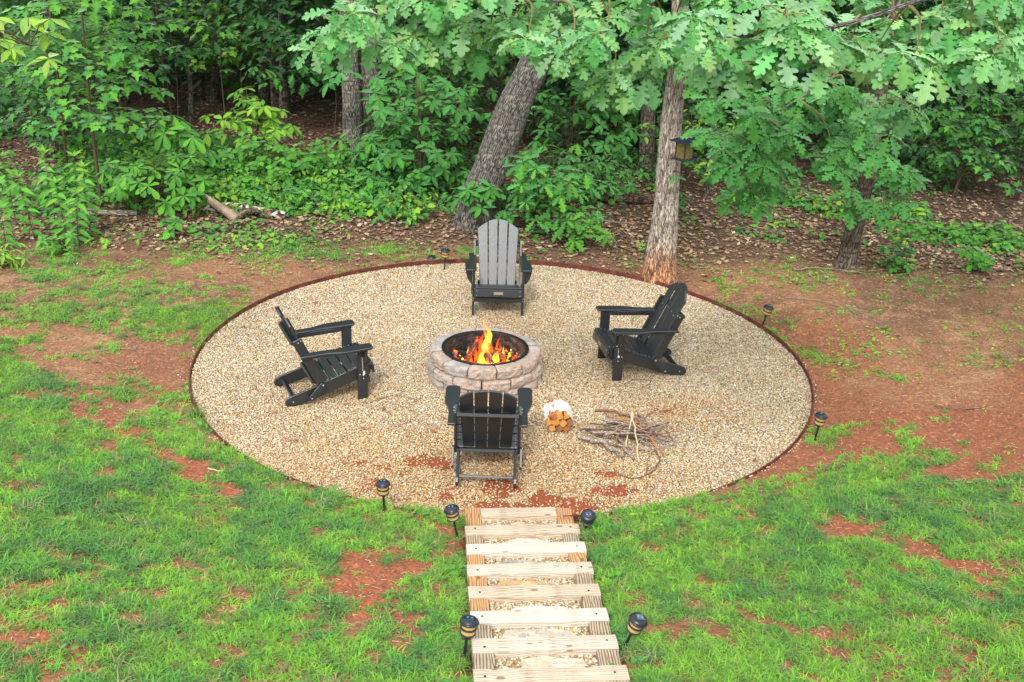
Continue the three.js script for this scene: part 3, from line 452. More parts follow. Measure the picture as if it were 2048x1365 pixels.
{
  const first = makeChair();
  const spots = [
    ['black chair behind the fire pit facing the stairs, its back boards shining pale grey', -0.095, -1.36, 2.75 * RAD, 0],
    ['black chair left of the fire pit, turned to the right', -1.44, 0.735, (90 + 23.5) * RAD, 1],
    ['', 1.10, 0.07, (-90 + 12) * RAD, 2],
    ['black chair nearest the stairs, seen from behind', -0.1, 1.9, 180.8 * RAD, 0]];
  spots[2][0] = 'black chair right of the fire pit, turned left, torn white sticker on its leg';
  const peel = std({ color: C(0.8, 0.8, 0.78), roughness: 0.7 });
  const chairs = spots.map((_, i) => { if (!i) return first; const c = first.clone(); c.name = numbered('adirondack_chair'); scene.add(c); c.userData = { ...first.userData }; return c; });
  spots.forEach(([label, x, z, turn, mark], i) => {
    const c = chairs[i]; c.position.set(x, 0.002, z); c.rotation.y = turn; c.userData.label = label;
    if (!mark) return;
    const s = mark === 1 ? -1 : 1, bits = [], r = rng(60 + i);
    const scrap = (y, z, w, h) => { const p = []; for (let k = 0; k < 9; k++) { const a = -k / 9 * 6.283; p.push([Math.cos(a) * w * (0.6 + 0.6 * r()), Math.sin(a) * h * (0.6 + 0.6 * r())]); } const q = slab(p.reverse(), 0.0016, 0.0004); q.rotateY(Math.PI / 2); bits.push(q.translate(s * 0.2945, y, z)); };
    if (mark === 1) { for (let k = 0; k < 9; k++) scrap(0.43 - k * 0.016, -0.006 + 0.003 * k * 0.2, 0.0035, 0.006); scrap(0.275, 0.012, 0.014, 0.018); scrap(0.255, 0.006, 0.008, 0.012); }
    else { scrap(0.39, 0.0, 0.016, 0.022); scrap(0.38, 0.022, 0.01, 0.012); for (let k = 0; k < 6; k++) scrap(0.35 - k * 0.014, 0.012 - k * 0.001, 0.003, 0.006); scrap(0.262, 0.004, 0.012, 0.018); }
    tag(obj('torn_sticker', bits, peel, c), 'torn white sticker on the front leg');
  });
}
// ---------------------------------------------------------------- solar path lights
{
  const black = phys({ color: C(0.014, 0.018, 0.026), roughness: 0.34 }), amber = phys({ color: C(0.55, 0.36, 0.12), roughness: 0.25, clearcoat: 0.5 }), cell = phys({ color: C(0.02, 0.045, 0.09), roughness: 0.12, clearcoat: 1, clearcoatRoughness: 0.05 }), chip = std({ color: C(0.7, 0.7, 0.7), roughness: 0.4 });
  const L = (p, n = 32) => new THREE.LatheGeometry(p.map(([x, y]) => new THREE.Vector2(x, y)), n);
  const make = () => {
    const t = thing('solar_path_light', 'x', 'path light', [0, 0, 0], 0, 'solar lights along the stairs and gravel circle');
    obj('stake', L([[0.0001, -0.05], [0.009, -0.05], [0.009, 0.125], [0.014, 0.13], [0.014, 0.15], [0.0001, 0.15]], 12), black, t);
    obj('base_ring', L([[0.0001, 0.15], [0.03, 0.15], [0.046, 0.158], [0.048, 0.163], [0.044, 0.167], [0.034, 0.168], [0.0001, 0.168]]), black, t);
    const ribs = (y0, y1) => { const g = new THREE.CylinderGeometry(0.0415, 0.0415, y1 - y0, 64, 1, true), p = g.attributes.position; for (let i = 0; i < p.count; i++) { const a = Math.atan2(p.getZ(i), p.getX(i)), k = 1 + 0.02 * Math.cos(a * 21.3); p.setX(i, p.getX(i) * k); p.setZ(i, p.getZ(i) * k); } g.computeVertexNormals(); return g.translate(0, (y0 + y1) / 2, 0); };
    obj('amber_lens', ribs(0.166, 0.196), amber, t); obj('amber_lens', ribs(0.204, 0.234), amber, t);
    obj('middle_ring', L([[0.03, 0.193], [0.048, 0.194], [0.051, 0.199], [0.048, 0.204], [0.03, 0.206]]), black, t);
    const cap = obj('cap', L([[0.0001, 0.232], [0.05, 0.231], [0.058, 0.234], [0.06, 0.239], [0.057, 0.244], [0.0545, 0.2445], [0.055, 0.249], [0.052, 0.254], [0.0495, 0.2545], [0.0495, 0.2565], [0.045, 0.2605], [0.037, 0.264], [0.026, 0.2665], [0.0001, 0.268]], 40), black, t);
    obj('solar_cell', move(board(0.046, 0.004, 0.046, 0.001), 0, 0.2680, 0), cell, cap);
    obj('contact', [new THREE.CylinderGeometry(0.003, 0.003, 0.002, 8).translate(-0.012, 0.2705, -0.003), new THREE.CylinderGeometry(0.003, 0.003, 0.002, 8).translate(0.012, 0.2705, 0.002)], chip, cap).userData.kind = 'stuff';
    return t;
  };
  const spots = [ // x, z, lean towards +x, lean towards +z (degrees), turn
    ['solar light standing in the gravel behind the fire pit, left of the grey backed chair', -0.796, -2.807, 2, 0, 0.3],
    ['solar light leaning right outside the edging, beyond the chair on the right', 2.91, -1.24, 12, 0, 0.9],
    ['solar light at the right end of the gravel, beside the red clay bank', 2.9, 1.55, 6, 0, 1.1],
    ['solar light upright in grass at the front left edge of the gravel', -0.875, 3.19, -2, 0, 0.2],
    ['solar light leaning left beside the left end of the lowest step', -0.275, 3.6, -11, 4, 0.15],
    ['solar light tipped toward the camera beside the right end of the lowest step', 0.705, 3.4, 2, 33, 0.35],
    ['solar light left of the stairs, close to the timber steps near the bottom edge', -0.13, 5.52, 6, -4, 0.1],
    ['solar light leaning right, alone in the lawn right of the stairs', 0.833, 5.39, 17, 8, 0.25]];
  const proto = make();
  spots.forEach(([label, x, z, lx, lz, turn], i) => {
    const o = i ? proto.clone() : proto; if (i) { o.name = numbered('solar_path_light'); o.userData = { ...proto.userData }; scene.add(o); }
    o.position.set(x, (Math.hypot(x, z) < R ? 0 : ground(x, z)) + 0.012, z); o.userData.label = label;
    o.quaternion.setFromAxisAngle(V(0, 0, 1), -lx * RAD).multiply(new THREE.Quaternion().setFromAxisAngle(V(1, 0, 0), lz * RAD)).multiply(new THREE.Quaternion().setFromAxisAngle(UPV, turn));
  });
  const dome = obj('loose_lamp_cap', L([[0.058, 0], [0.06, 0.006], [0.055, 0.014], [0.05, 0.024], [0.038, 0.034], [0.02, 0.04], [0.0001, 0.042]]), black); dome.position.set(-0.99, ground(-0.99, -3.24), -3.24); tag(dome, 'dark domed cap lying on the dirt behind the edging', 'lamp cap');
}
// ---------------------------------------------------------------- timber stairs
{
  const woodTex = (base, dark, seed, contrast, knots) => { // 1 m of grain along u, 0.25 m across v
    const rand = rng(seed), kn = Array.from({ length: knots }, () => [rand() * 1024, rand() * 256, 7 + rand() * 9]);
    return texture(1024, 256, (x, y) => {
      let d = 0, ring = 0; for (const [kx, ky, kr] of kn) { const dx = (x - kx) / 2.4, dy = y - ky, q = Math.sqrt(dx * dx + dy * dy); if (q < kr * 5) { d += (kr * kr * 2.2) / (q + kr); if (q < kr) ring = Math.max(ring, sstep(kr, kr * 0.5, q)); } }
      const w = y / 9 + d * 0.16 + 2.4 * tileN(x / 256, y / 64, 4, seed, 3), g = 0.5 + 0.5 * Math.sin(w * 3.1), f = tileN(x / 64, y / 2, 16, seed + 3, 2), c = tileN(x / 128, y / 4, 8, seed + 9, 3);
      const t = Math.min(1, contrast * Math.pow(g, 2.2) * 0.8 + 0.35 * f + 0.9 * sstep(0.7, 0.8, c) + ring * 0.8), k = 0.9 + 0.2 * hash(x, y, seed);
      return [0, 1, 2].map((i) => lerp(base[i], dark[i], t) * k);
    });
  };
  const pale = [[[224, 211, 194], [140, 120, 100], 3], [[216, 199, 176], [136, 112, 90], 5], [[230, 219, 204], [146, 128, 112], 7]].map(([b, d, s]) => woodTex(b, d, s, 0.55, 4)), warm = [woodTex([208, 164, 116], [134, 90, 54], 11, 0.9, 3)], grey = [woodTex([196, 178, 152], [104, 84, 66], 13, 1.1, 3)];
  const bump = texture(512, 256, (x, y) => { const v = 255 * (0.6 * tileN(x / 64, y / 2, 8, 31, 2) + 0.4 * tileN(x / 16, y / 16, 32, 33, 2)); return [v, v, v]; }, false); bump.repeat.set(1, 4);
  const mk = (t) => { t.repeat.set(1, 4); return std({ map: t, bumpMap: bump, bumpScale: 0.004, roughness: 0.9 }); };
  const mp = pale.map(mk), mw = warm.map(mk), mg = grey.map(mk), hole = std({ color: C(0.02, 0.016, 0.012), roughness: 1 });
  const timber = (w, h, d, axis, off, seed) => { // chamfered, slightly bowed beam
    const n = 10, len = axis === 0 ? w : d, g = new THREE.BoxGeometry(axis === 0 ? 1 : w, h, axis === 0 ? d : 1, axis === 0 ? n : 2, 2, axis === 0 ? 2 : n), p = g.attributes.position;
    const W = axis === 0 ? d : w;
    for (let i = 0; i < p.count; i++) {
      let a = (axis === 0 ? p.getX(i) : p.getZ(i)) * len, y = p.getY(i), c = axis === 0 ? p.getZ(i) : p.getX(i);
      const e = Math.abs(Math.abs(c) - W / 2) < 1e-4, f = Math.abs(Math.abs(y) - h / 2) < 1e-4; if (e && f) { c *= 1 - 0.008 / W * 1.2; y *= 1 - 0.006 / h * 1.6; }
      y += 0.005 * (noise(a * 3 + seed, c * 8, 4) - 0.5); c += 0.006 * (noise(a * 2 + seed * 2, y * 6, 5) - 0.5);
      axis === 0 ? p.setXYZ(i, a, y, c) : p.setXYZ(i, c, y, a);
    }
    let q = g.toNonIndexed(); q.computeVertexNormals(); return plainUV(q, axis, 1, off);
  };
  const rand = rng(71), st = thing('timber_stairs', 'weathered timber box stairs descending the lawn to the gravel circle', 'stairs', [STAIR.x, 0, STAIR.z], STAIR.turn);
  const STEP = 0.3993, top = (i) => 0.05 + 0.087 * i, TH = 0.089;
  for (let i = 0; i < 10; i++) {
    const z = i * STEP, w = i ? 0.875 + 0.01 * rand() : 0.605, o = obj('tread_timber', timber(w, TH, 0.14, 0, i * 0.43, i * 7), i ? mp[i % 3] : mp[1], st);
    o.position.set(0.004 * (rand() - 0.5) + (i ? 0 : -0.005), top(i) - TH / 2, z + 0.07); o.rotation.y = 2.4 * RAD + (rand() - 0.5) * 0.01;
    const holes = []; if (i) for (const s of [-1, 1]) holes.push(new THREE.CylinderGeometry(0.0075, 0.0075, 0.003, 8).translate(s * (0.36 + 0.02 * rand()), TH / 2 + 0.0008, (rand() - 0.5) * 0.05));
    if (holes.length) obj('screw_holes', holes, hole, o).userData.kind = 'stuff';
    for (const s of [-1, 1]) {
      const z0 = i ? z + 0.143 + s * -0.017 : z - 0.002, z1 = z + STEP + 0.12 + s * -0.016, m = s < 0 ? (i < 1 || (i > 1 && i < 5) ? mw[0] : i === 1 ? mg[0] : mg[0]) : (i === 0 || i === 2 ? mw[0] : mg[0]);
      const b = obj('side_timber', timber(0.134, TH, z1 - z0, 2, i * 0.29 + s * 0.11, i * 5 + s + 40), m, st); b.position.set(s * 0.370, top(i) - 0.007 - TH / 2, (z0 + z1) / 2);
    }
    const bed = obj('tread_fill', move(board(0.606, 0.05, STEP + 0.02, 0.002), 0, top(i) - 0.075, z + 0.14 + STEP / 2 - 0.07), std({ color: C(0.30, 0.22, 0.13), roughness: 1 }), st); bed.name = 'gravel_base';
  }
  const toWorld = (x, y, z) => st.localToWorld(V(x, y, z)); st.updateMatrixWorld(true);
  const spots = []; for (let i = 0; i < 9; i++) for (let k = 0; k < 1000; k++) { const x = (rand() - 0.5) * 0.6, z = i * STEP + 0.135 + rand() * 0.27, p = toWorld(x, top(i) - 0.05 + 0.012 * rand() * rand() + 0.008 * Math.abs(x), z); spots.push(p.toArray()); }
  const gr = new THREE.Group(); gr.name = 'tread_gravel'; scene.add(gr); tag(gr, 'loose tan pebbles filling the boxes of the stairs', null, null, 'stuff'); pebbles(gr, 'pebbles', spots, 75, 0.0072);
  // flagstones in the boxes: centre x, x half width, near edge depth, colours
  const slate = (a, b, c, seed) => { const t = texture(256, 256, (x, y) => { const n = tileN(x / 64 + 0.3 * y / 64, y / 24, 4, seed, 5), m = tileN(x / 40, y / 30, 6, seed + 5, 4), k = 0.86 + 0.24 * tileN(x / 3, y / 3, 85, seed + 8, 2), v = Math.abs(tileN(x / 50, y / 22, 5, seed + 11, 3) - 0.5) < 0.012 ? 0.7 : 1; const u = sstep(0.4, 0.62, n), w = sstep(0.58, 0.7, m); return [0, 1, 2].map((i) => lerp(lerp(a[i], b[i], u), c[i], w) * k * v); }); t.repeat.set(2.5, 2.5); return std({ map: t, bumpMap: t, bumpScale: 0.006, roughness: 0.85 }); };
  const flags = [
    ['small tan flagstone in the lowest step box', 0.0, 0.1, 0.185, slate([196, 170, 136], [176, 150, 122], [206, 190, 166], 1)],
    ['white flagstone with a pointed top in the second step box from the bottom', 0.03, 0.21, 0.165, slate([226, 214, 194], [206, 190, 166], [190, 174, 158], 2)],
    ['grey flagstone in the third step box from the bottom', -0.05, 0.16, 0.185, slate([176, 166, 152], [150, 144, 136], [196, 182, 160], 3)],
    ['tan and orange flagstone in the middle step box', -0.06, 0.2, 0.17, slate([194, 152, 104], [176, 148, 116], [204, 178, 140], 4)],
    ['white flagstone under the knotty tread timber', 0.02, 0.22, 0.19, slate([228, 216, 198], [214, 198, 176], [198, 180, 158], 5)],
    ['wide grey and cream flagstone filling the third step box from the top', 0.0, 0.275, 0.155, slate([182, 172, 154], [206, 188, 160], [156, 154, 150], 6)],
    ['pale cream flagstone in the second step box from the top', 0.03, 0.225, 0.155, slate([224, 208, 184], [208, 190, 164], [196, 176, 152], 7)],
    ['cream flagstone in the topmost visible step box', 0.0, 0.2, 0.17, slate([220, 204, 180], [204, 186, 162], [190, 172, 150], 8)]];
  flags.forEach(([label, x, hw, near, m], i) => {
    const r = rng(80 + i), z0 = i * STEP + near, z1 = (i + 1) * STEP + 0.02, pts = [], n = 11;
    for (let k = 0; k < n; k++) { const a = k / n * 6.283 + 0.2 * r(), e = 0.9 + 0.22 * (r() - 0.5), cx = Math.cos(a), cz = Math.sin(a), sq = 1 / Math.max(Math.abs(cx), Math.abs(cz)) * 0.35 + 0.65; pts.push([cx * hw * e * sq, cz * (z1 - z0) * 0.5 * e * sq]); }
    const g = slab(pts, 0.032, 0.005); g.rotateX(-Math.PI / 2); plainUV(g, 0);
    const o = obj('flagstone', plainUV(g, 0, 1, i * 0.3), m); o.position.copy(toWorld(x, top(i) - 0.036, (z0 + z1) / 2)); o.rotation.set(0, STAIR.turn, 0); tag(o, label, 'flagstone', 'flagstones set in the stair boxes');
  });
}
// ---------------------------------------------------------------- bundle of split firewood in plastic
{
  const rand = rng(91), cut = texture(128, 128, (x, y) => { const n = tileN(x / 32, y / 4, 4, 3, 3), k = 0.8 + 0.35 * n; return [214 * k, 150 * k, 84 * k]; }), bark = texture(128, 128, (x, y) => { const n = tileN(x / 16, y / 32, 8, 8, 4), k = 0.5 + 0.9 * n; return [150 * k, 104 * k, 68 * k]; }); cut.repeat.set(6, 6); bark.repeat.set(6, 6);
  const mc = std({ map: cut, roughness: 0.9 }), md = std({ map: cut, color: C(0.62, 0.5, 0.42), roughness: 0.9 }), me = std({ map: cut, color: C(1, 0.95, 0.85), roughness: 0.9 }), mb = std({ map: bark, roughness: 0.95 }), b = thing('firewood_bundle', 'shrink wrapped bundle of split firewood on the gravel near the stick pile', 'firewood', [0.54, 0.0, 1.40], 0.06); b.scale.setScalar(0.76);
  const logs = [[-0.09, 0.05, 0.055, 4], [0.0, 0.045, 0.055, 5], [0.09, 0.045, 0.052, 4], [-0.125, 0.135, 0.05, 3], [-0.045, 0.13, 0.052, 5], [0.04, 0.125, 0.05, 4], [0.12, 0.125, 0.052, 4], [-0.08, 0.21, 0.05, 3], [0.0, 0.21, 0.054, 4], [0.08, 0.205, 0.05, 3]];
  logs.forEach(([x, y, r, n], i) => {
    const pts = [], a0 = rand() * 6, L = 0.185 + 0.035 * rand(); for (let k = 0; k < n; k++) { const a = a0 + k / n * 6.283 + 0.35 * (rand() - 0.5), q = r * (0.8 + 0.25 * rand()); for (const s of [-1, 1]) { pts.push(V(x + Math.cos(a) * q, y + Math.sin(a) * q * 0.9, s * L)); pts.push(V(x + Math.cos(a + 0.28) * q * 0.97, y + Math.sin(a + 0.28) * q * 0.88, s * L)); } }
    for (const p of pts) p.y = Math.max(0.004, p.y); obj('split_log', plainUV(new ConvexGeometry(pts), 2, 1, i * 0.21), [mc, mb, md, mc, me][i % 5], b);
  });
  // crumpled film over the top and sides, open at the front end
  const n = 40, m = 26, pos = [], idx = [], uv = [];
  for (let j = 0; j <= m; j++) for (let i = 0; i <= n; i++) {
    const a = lerp(0.25, Math.PI - 0.1, i / n), z = lerp(0.13, -0.2, j / m), k = 1.0 + 0.16 * (noise(i * 0.45, j * 0.4, 3) - 0.5) + 0.12 * (noise(i * 1.1, j * 0.9, 5) - 0.5), e = sstep(0.9, 1, j / m);
    const wave = 0.05 * noise(i * 0.35, 2, 9) + (Math.sin(a) > 0.2 ? 0 : -0.05);
    pos.push(Math.cos(a) * 0.178 * k * (1 - 0.5 * e), 0.1 + Math.sin(a) * 0.165 * k * (1 - 0.4 * e), z + wave * (1 - j / m)); uv.push(i / n, j / m);
  }
  for (let j = 0; j < m; j++) for (let i = 0; i < n; i++) { const a = j * (n + 1) + i, c = a + n + 1; idx.push(a, c, a + 1, a + 1, c, c + 1); }
  const g = new THREE.BufferGeometry(); g.setAttribute('position', new THREE.Float32BufferAttribute(pos, 3)); g.setAttribute('uv', new THREE.Float32BufferAttribute(uv, 2)); g.setIndex(idx); g.computeVertexNormals();
  obj('plastic_wrap', g, phys({ color: 0xffffff, transmission: 0.42, thickness: 0, roughness: 0.6, ior: 1.5, clearcoat: 1, clearcoatRoughness: 0.12 }), b);
}
// ---------------------------------------------------------------- sticks
const stickTex = texture(64, 256, (x, y) => { const n = tileN(x / 8, y / 24, 8, 2, 3), m = tileN(x / 16, y / 16, 4, 12, 3), k = 0.85 + 0.7 * n; const l = sstep(0.62, 0.72, m); return [lerp(118 * k, 178, l), lerp(100 * k, 176, l), lerp(88 * k, 168, l)]; }); stickTex.repeat.set(12, 5);
const stickMats = { grey: std({ map: stickTex, roughness: 0.95 }), dark: std({ map: stickTex, color: C(0.42, 0.36, 0.33), roughness: 0.95 }), red: std({ map: stickTex, color: C(0.8, 0.5, 0.36), roughness: 0.95 }), orange: std({ color: S('#b5703a'), roughness: 0.8 }), pale: std({ color: S('#d8c294'), roughness: 0.8 }) };
function stick(name, label, cat, group, pts, r0, r1, mat, seed, forks = 0) {
  const rand = rng(seed), P = path(pts.map((p) => V(...p)), 14), o = thing(name, label, cat, P[0].toArray(), 0, group);
  const wob = P.map((p, i) => p.clone().add(V((noise(i * 0.6, seed, 1) - 0.5) * r0 * 3, (noise(i * 0.7, seed, 2) - 0.4) * r0 * 1.5, (noise(i * 0.65, seed, 3) - 0.5) * r0 * 3)).sub(P[0]));
  obj('shaft', tube(wob, wob.map((_, i) => lerp(r0, r1, i / (wob.length - 1))), 7, 0.22, seed), stickMats[mat], o);
  for (let k = 0; k < forks; k++) { const i = 4 + ((rand() * 7) | 0), a = wob[i], d = wob[i + 1].clone().sub(a).normalize(), l = 0.06 + 0.12 * rand(), e = a.clone().addScaledVector(d, l).add(V((rand() - 0.5) * l * 1.5, l * 0.25 * rand(), (rand() - 0.5) * l * 1.5)); obj('twig', tube([a, a.clone().lerp(e, 0.5).add(V(0, 0.005, 0.004)), e], [r1 * 0.8, r1 * 0.6, r1 * 0.35], 5, 0.1, k), stickMats[mat], o); }
  return o;
}
{
  const G = 'sticks in the kindling pile', N = 'stick', K = 'stick';
  stick(N, 'thick straight stick lying apart behind the kindling pile', K, G, [[0.924, 0.016, 1.11], [1.08, 0.02, 1.1], [1.2, 0.016, 1.19], [1.36, 0.014, 1.18]], 0.013, 0.01, 'red', 1);
  stick(N, 'thick grey lichen covered stick along the front left of the kindling pile', K, G, [[0.745, 0.04, 1.70], [0.9, 0.035, 1.8], [1.02, 0.025, 1.93], [1.13, 0.02, 2.02]], 0.023, 0.016, 'grey', 2, 1);
  stick(N, 'long curved grey stick through the middle of the kindling pile', K, G, [[0.80, 0.05, 1.56], [0.92, 0.055, 1.64], [1.1, 0.07, 1.56], [1.35, 0.05, 1.53], [1.5, 0.035, 1.66]], 0.019, 0.009, 'grey', 3, 2);
  stick(N, 'long thin grey stick across the front of the kindling pile', K, G, [[0.86, 0.06, 1.72], [1.1, 0.05, 1.86], [1.38, 0.04, 1.88], [1.58, 0.04, 1.76], [1.62, 0.03, 1.62]], 0.009, 0.006, 'grey', 4, 2);
  stick(N, 'pale bleached stick standing on the left in the kindling pile', K, G, [[1.12, 0.02, 1.9], [1.17, 0.1, 1.7], [1.21, 0.2, 1.5]], 0.006, 0.005, 'pale', 5);
  stick(N, 'pale bleached stick on the right with its foot toward the camera in the kindling pile', K, G, [[1.23, 0.015, 2.09], [1.23, 0.1, 1.8], [1.21, 0.205, 1.49]], 0.0065, 0.005, 'pale', 6);
  stick(N, 'orange stick bending over the top of the kindling pile', K, G, [[1.06, 0.12, 1.46], [1.2, 0.13, 1.52], [1.34, 0.09, 1.72], [1.47, 0.02, 1.92]], 0.008, 0.006, 'orange', 7);
  stick(N, 'reddish stick pointing out of the right side of the kindling pile', K, G, [[1.2, 0.07, 1.72], [1.4, 0.07, 1.65], [1.67, 0.08, 1.58]], 0.008, 0.005, 'red', 8);
  stick(N, 'thin bow shaped branch curling in front of the kindling pile', K, G, [[1.40, 0.03, 1.86], [1.42, 0.012, 2.05], [1.34, 0.01, 2.25], [1.18, 0.01, 2.38], [1.04, 0.012, 2.33]], 0.006, 0.004, 'dark', 9, 1);
  stick(N, 'short stout stick with its broken end at the front of the kindling pile', K, G, [[1.08, 0.05, 1.7], [1.12, 0.04, 1.88], [1.18, 0.02, 2.06]], 0.014, 0.012, 'grey', 10);
  stick(N, 'thin dark twig sticking out left at the back of the kindling pile', K, G, [[0.84, 0.02, 1.38], [0.95, 0.04, 1.45], [1.1, 0.06, 1.55]], 0.006, 0.005, 'dark', 11, 2);
  stick(N, 'forked brown stick at the back left of the kindling pile', K, G, [[0.97, 0.1, 1.3], [1.03, 0.09, 1.42], [1.12, 0.08, 1.56]], 0.009, 0.007, 'red', 12, 2);
  stick(N, 'grey stick slanting down to the right behind the pale sticks', K, G, [[1.2, 0.06, 1.24], [1.33, 0.06, 1.36], [1.52, 0.05, 1.47], [1.58, 0.03, 1.72]], 0.009, 0.006, 'grey', 13, 1);
  const rand = rng(96), mats = ['grey', 'grey', 'dark', 'grey', 'red'];
  for (let i = 0; i < 30; i++) { const a = rand() * 3.14 + (rand() < 0.6 ? -0.4 : 0), c = [1.2 + (rand() - 0.5) * 0.4, 1.6 + (rand() - 0.5) * 0.32], l = 0.12 + 0.2 * rand(), y = 0.02 + 0.09 * rand(), d = [Math.cos(a) * l, Math.sin(a) * l * 0.7]; stick(N, 'thin crooked stick among the many in the middle of the kindling pile', K, G, [[c[0] - d[0], y + 0.02 * rand(), c[1] - d[1]], [c[0] + 0.03 * (rand() - 0.5), y + 0.02, c[1] + 0.03 * (rand() - 0.5)], [c[0] + d[0], y + 0.05 * (rand() - 0.3), c[1] + d[1]]], 0.006 + 0.009 * rand(), 0.005, mats[i % 5], 100 + i, i % 3 === 0 ? 1 : 0); }
  const flat = (x, z, dy) => [x, (Math.hypot(x, z) < R ? 0.006 : ground(x, z)) + dy, z];
  const T = 'twigs lying on the gravel and dirt';
  stick('twig', 'thin hooked twig on the gravel beside the foot of the chair on the right', 'twig', T, [flat(1.22, 0.5, 0.01), flat(1.3, 0.38, 0.012), flat(1.5, 0.36, 0.01), flat(1.34, 0.62, 0.01)], 0.003, 0.002, 'dark', 31);
  stick('twig', 'thin twig on the gravel in front of the chair on the left', 'twig', T, [flat(-1.25, 1.1, 0.01), flat(-1.05, 0.95, 0.012), flat(-0.8, 1.0, 0.01)], 0.003, 0.002, 'dark', 32, 1);
  stick('twig', 'long thin twig on the gravel left of the chair seen from behind', 'twig', T, [flat(-1.0, 1.6, 0.01), flat(-0.8, 1.42, 0.01), flat(-0.55, 1.6, 0.01)], 0.0028, 0.002, 'grey', 33);
  stick('twig', 'bent grey twig on the bare dirt left of the gravel circle', 'twig', T, [flat(-4.15, 0.22, 0.012), flat(-3.95, 0.12, 0.016), flat(-3.8, 0.1, 0.012), flat(-3.85, -0.05, 0.012)], 0.006, 0.003, 'grey', 34, 1);
  stick('twig', 'pale twig lying in the grass near the front left dirt strip', 'twig', T, [flat(-2.4, 2.62, 0.015), flat(-2.3, 2.66, 0.02), flat(-2.15, 2.62, 0.015)], 0.006, 0.004, 'pale', 35);
  stick('twig', 'long curved bare twig on the dirt right of the gravel circle', 'twig', T, [flat(3.3, -1.9, 0.01), flat(3.7, -1.75, 0.02), flat(3.95, -1.45, 0.012), flat(4.2, -1.1, 0.01)], 0.006, 0.003, 'grey', 36, 2);
  stick('twig', 'twig lying on the red dirt at the right edge of the yard', 'twig', T, [flat(4.1, 1.1, 0.012), flat(4.3, 1.2, 0.016), flat(4.6, 1.1, 0.012)], 0.005, 0.003, 'dark', 37, 2);
  stick('fallen_branch', 'thin fallen branch on the leaf litter in front of the small tree on the right', 'branch', null, [flat(3.6, -3.0, 0.02), flat(4.0, -3.15, 0.03), flat(4.5, -3.0, 0.02)], 0.012, 0.006, 'grey', 38, 2);
  stick('fallen_branch', 'fallen branch in the litter right of the leaning tree', 'branch', null, [flat(0.9, -4.4, 0.02), flat(1.2, -4.9, 0.03), flat(1.7, -5.0, 0.02)], 0.014, 0.007, 'grey', 39, 2);
}
// ---------------------------------------------------------------- fallen logs and stump
const barkTex = (a, b, seed, ridge = 1) => { const f = (x, y) => { const w = 0.03 * tile2(x / 512, y / 512, 8, 6, seed, 3), r = Math.abs(2 * tile2((x / 512 + w) % 1, y / 512, 22, 6, seed + 4, 3) - 1), q = tile2(x / 512, y / 512, 85, 36, seed + 9, 2); return Math.min(1, 0.75 * Math.pow(r, 0.7) * 1.5 + 0.3 * q); }; const map = texture(512, 512, (x, y) => { const t = f(x, y), m = tileN(x / 128, y / 128, 4, seed + 20, 4), k = 0.85 + 0.3 * m; return [0, 1, 2].map((i) => lerp(b[i], a[i], sstep(0.15, 0.8, t)) * k); }), bump = texture(512, 512, (x, y) => { const v = 255 * f(x, y); return [v, v, v]; }, false); map.repeat.set(3, 2.4); bump.repeat.set(3, 2.4); return { map, bumpMap: bump, bumpScale: 0.028 * ridge, roughness: 0.95 }; };
const oakBark = barkTex([168, 160, 150], [50, 46, 42], 5, 1.2), paleBark = barkTex([218, 204, 186], [92, 80, 70], 25, 0.8), darkBark = barkTex([138, 124, 108], [44, 37, 32], 45);
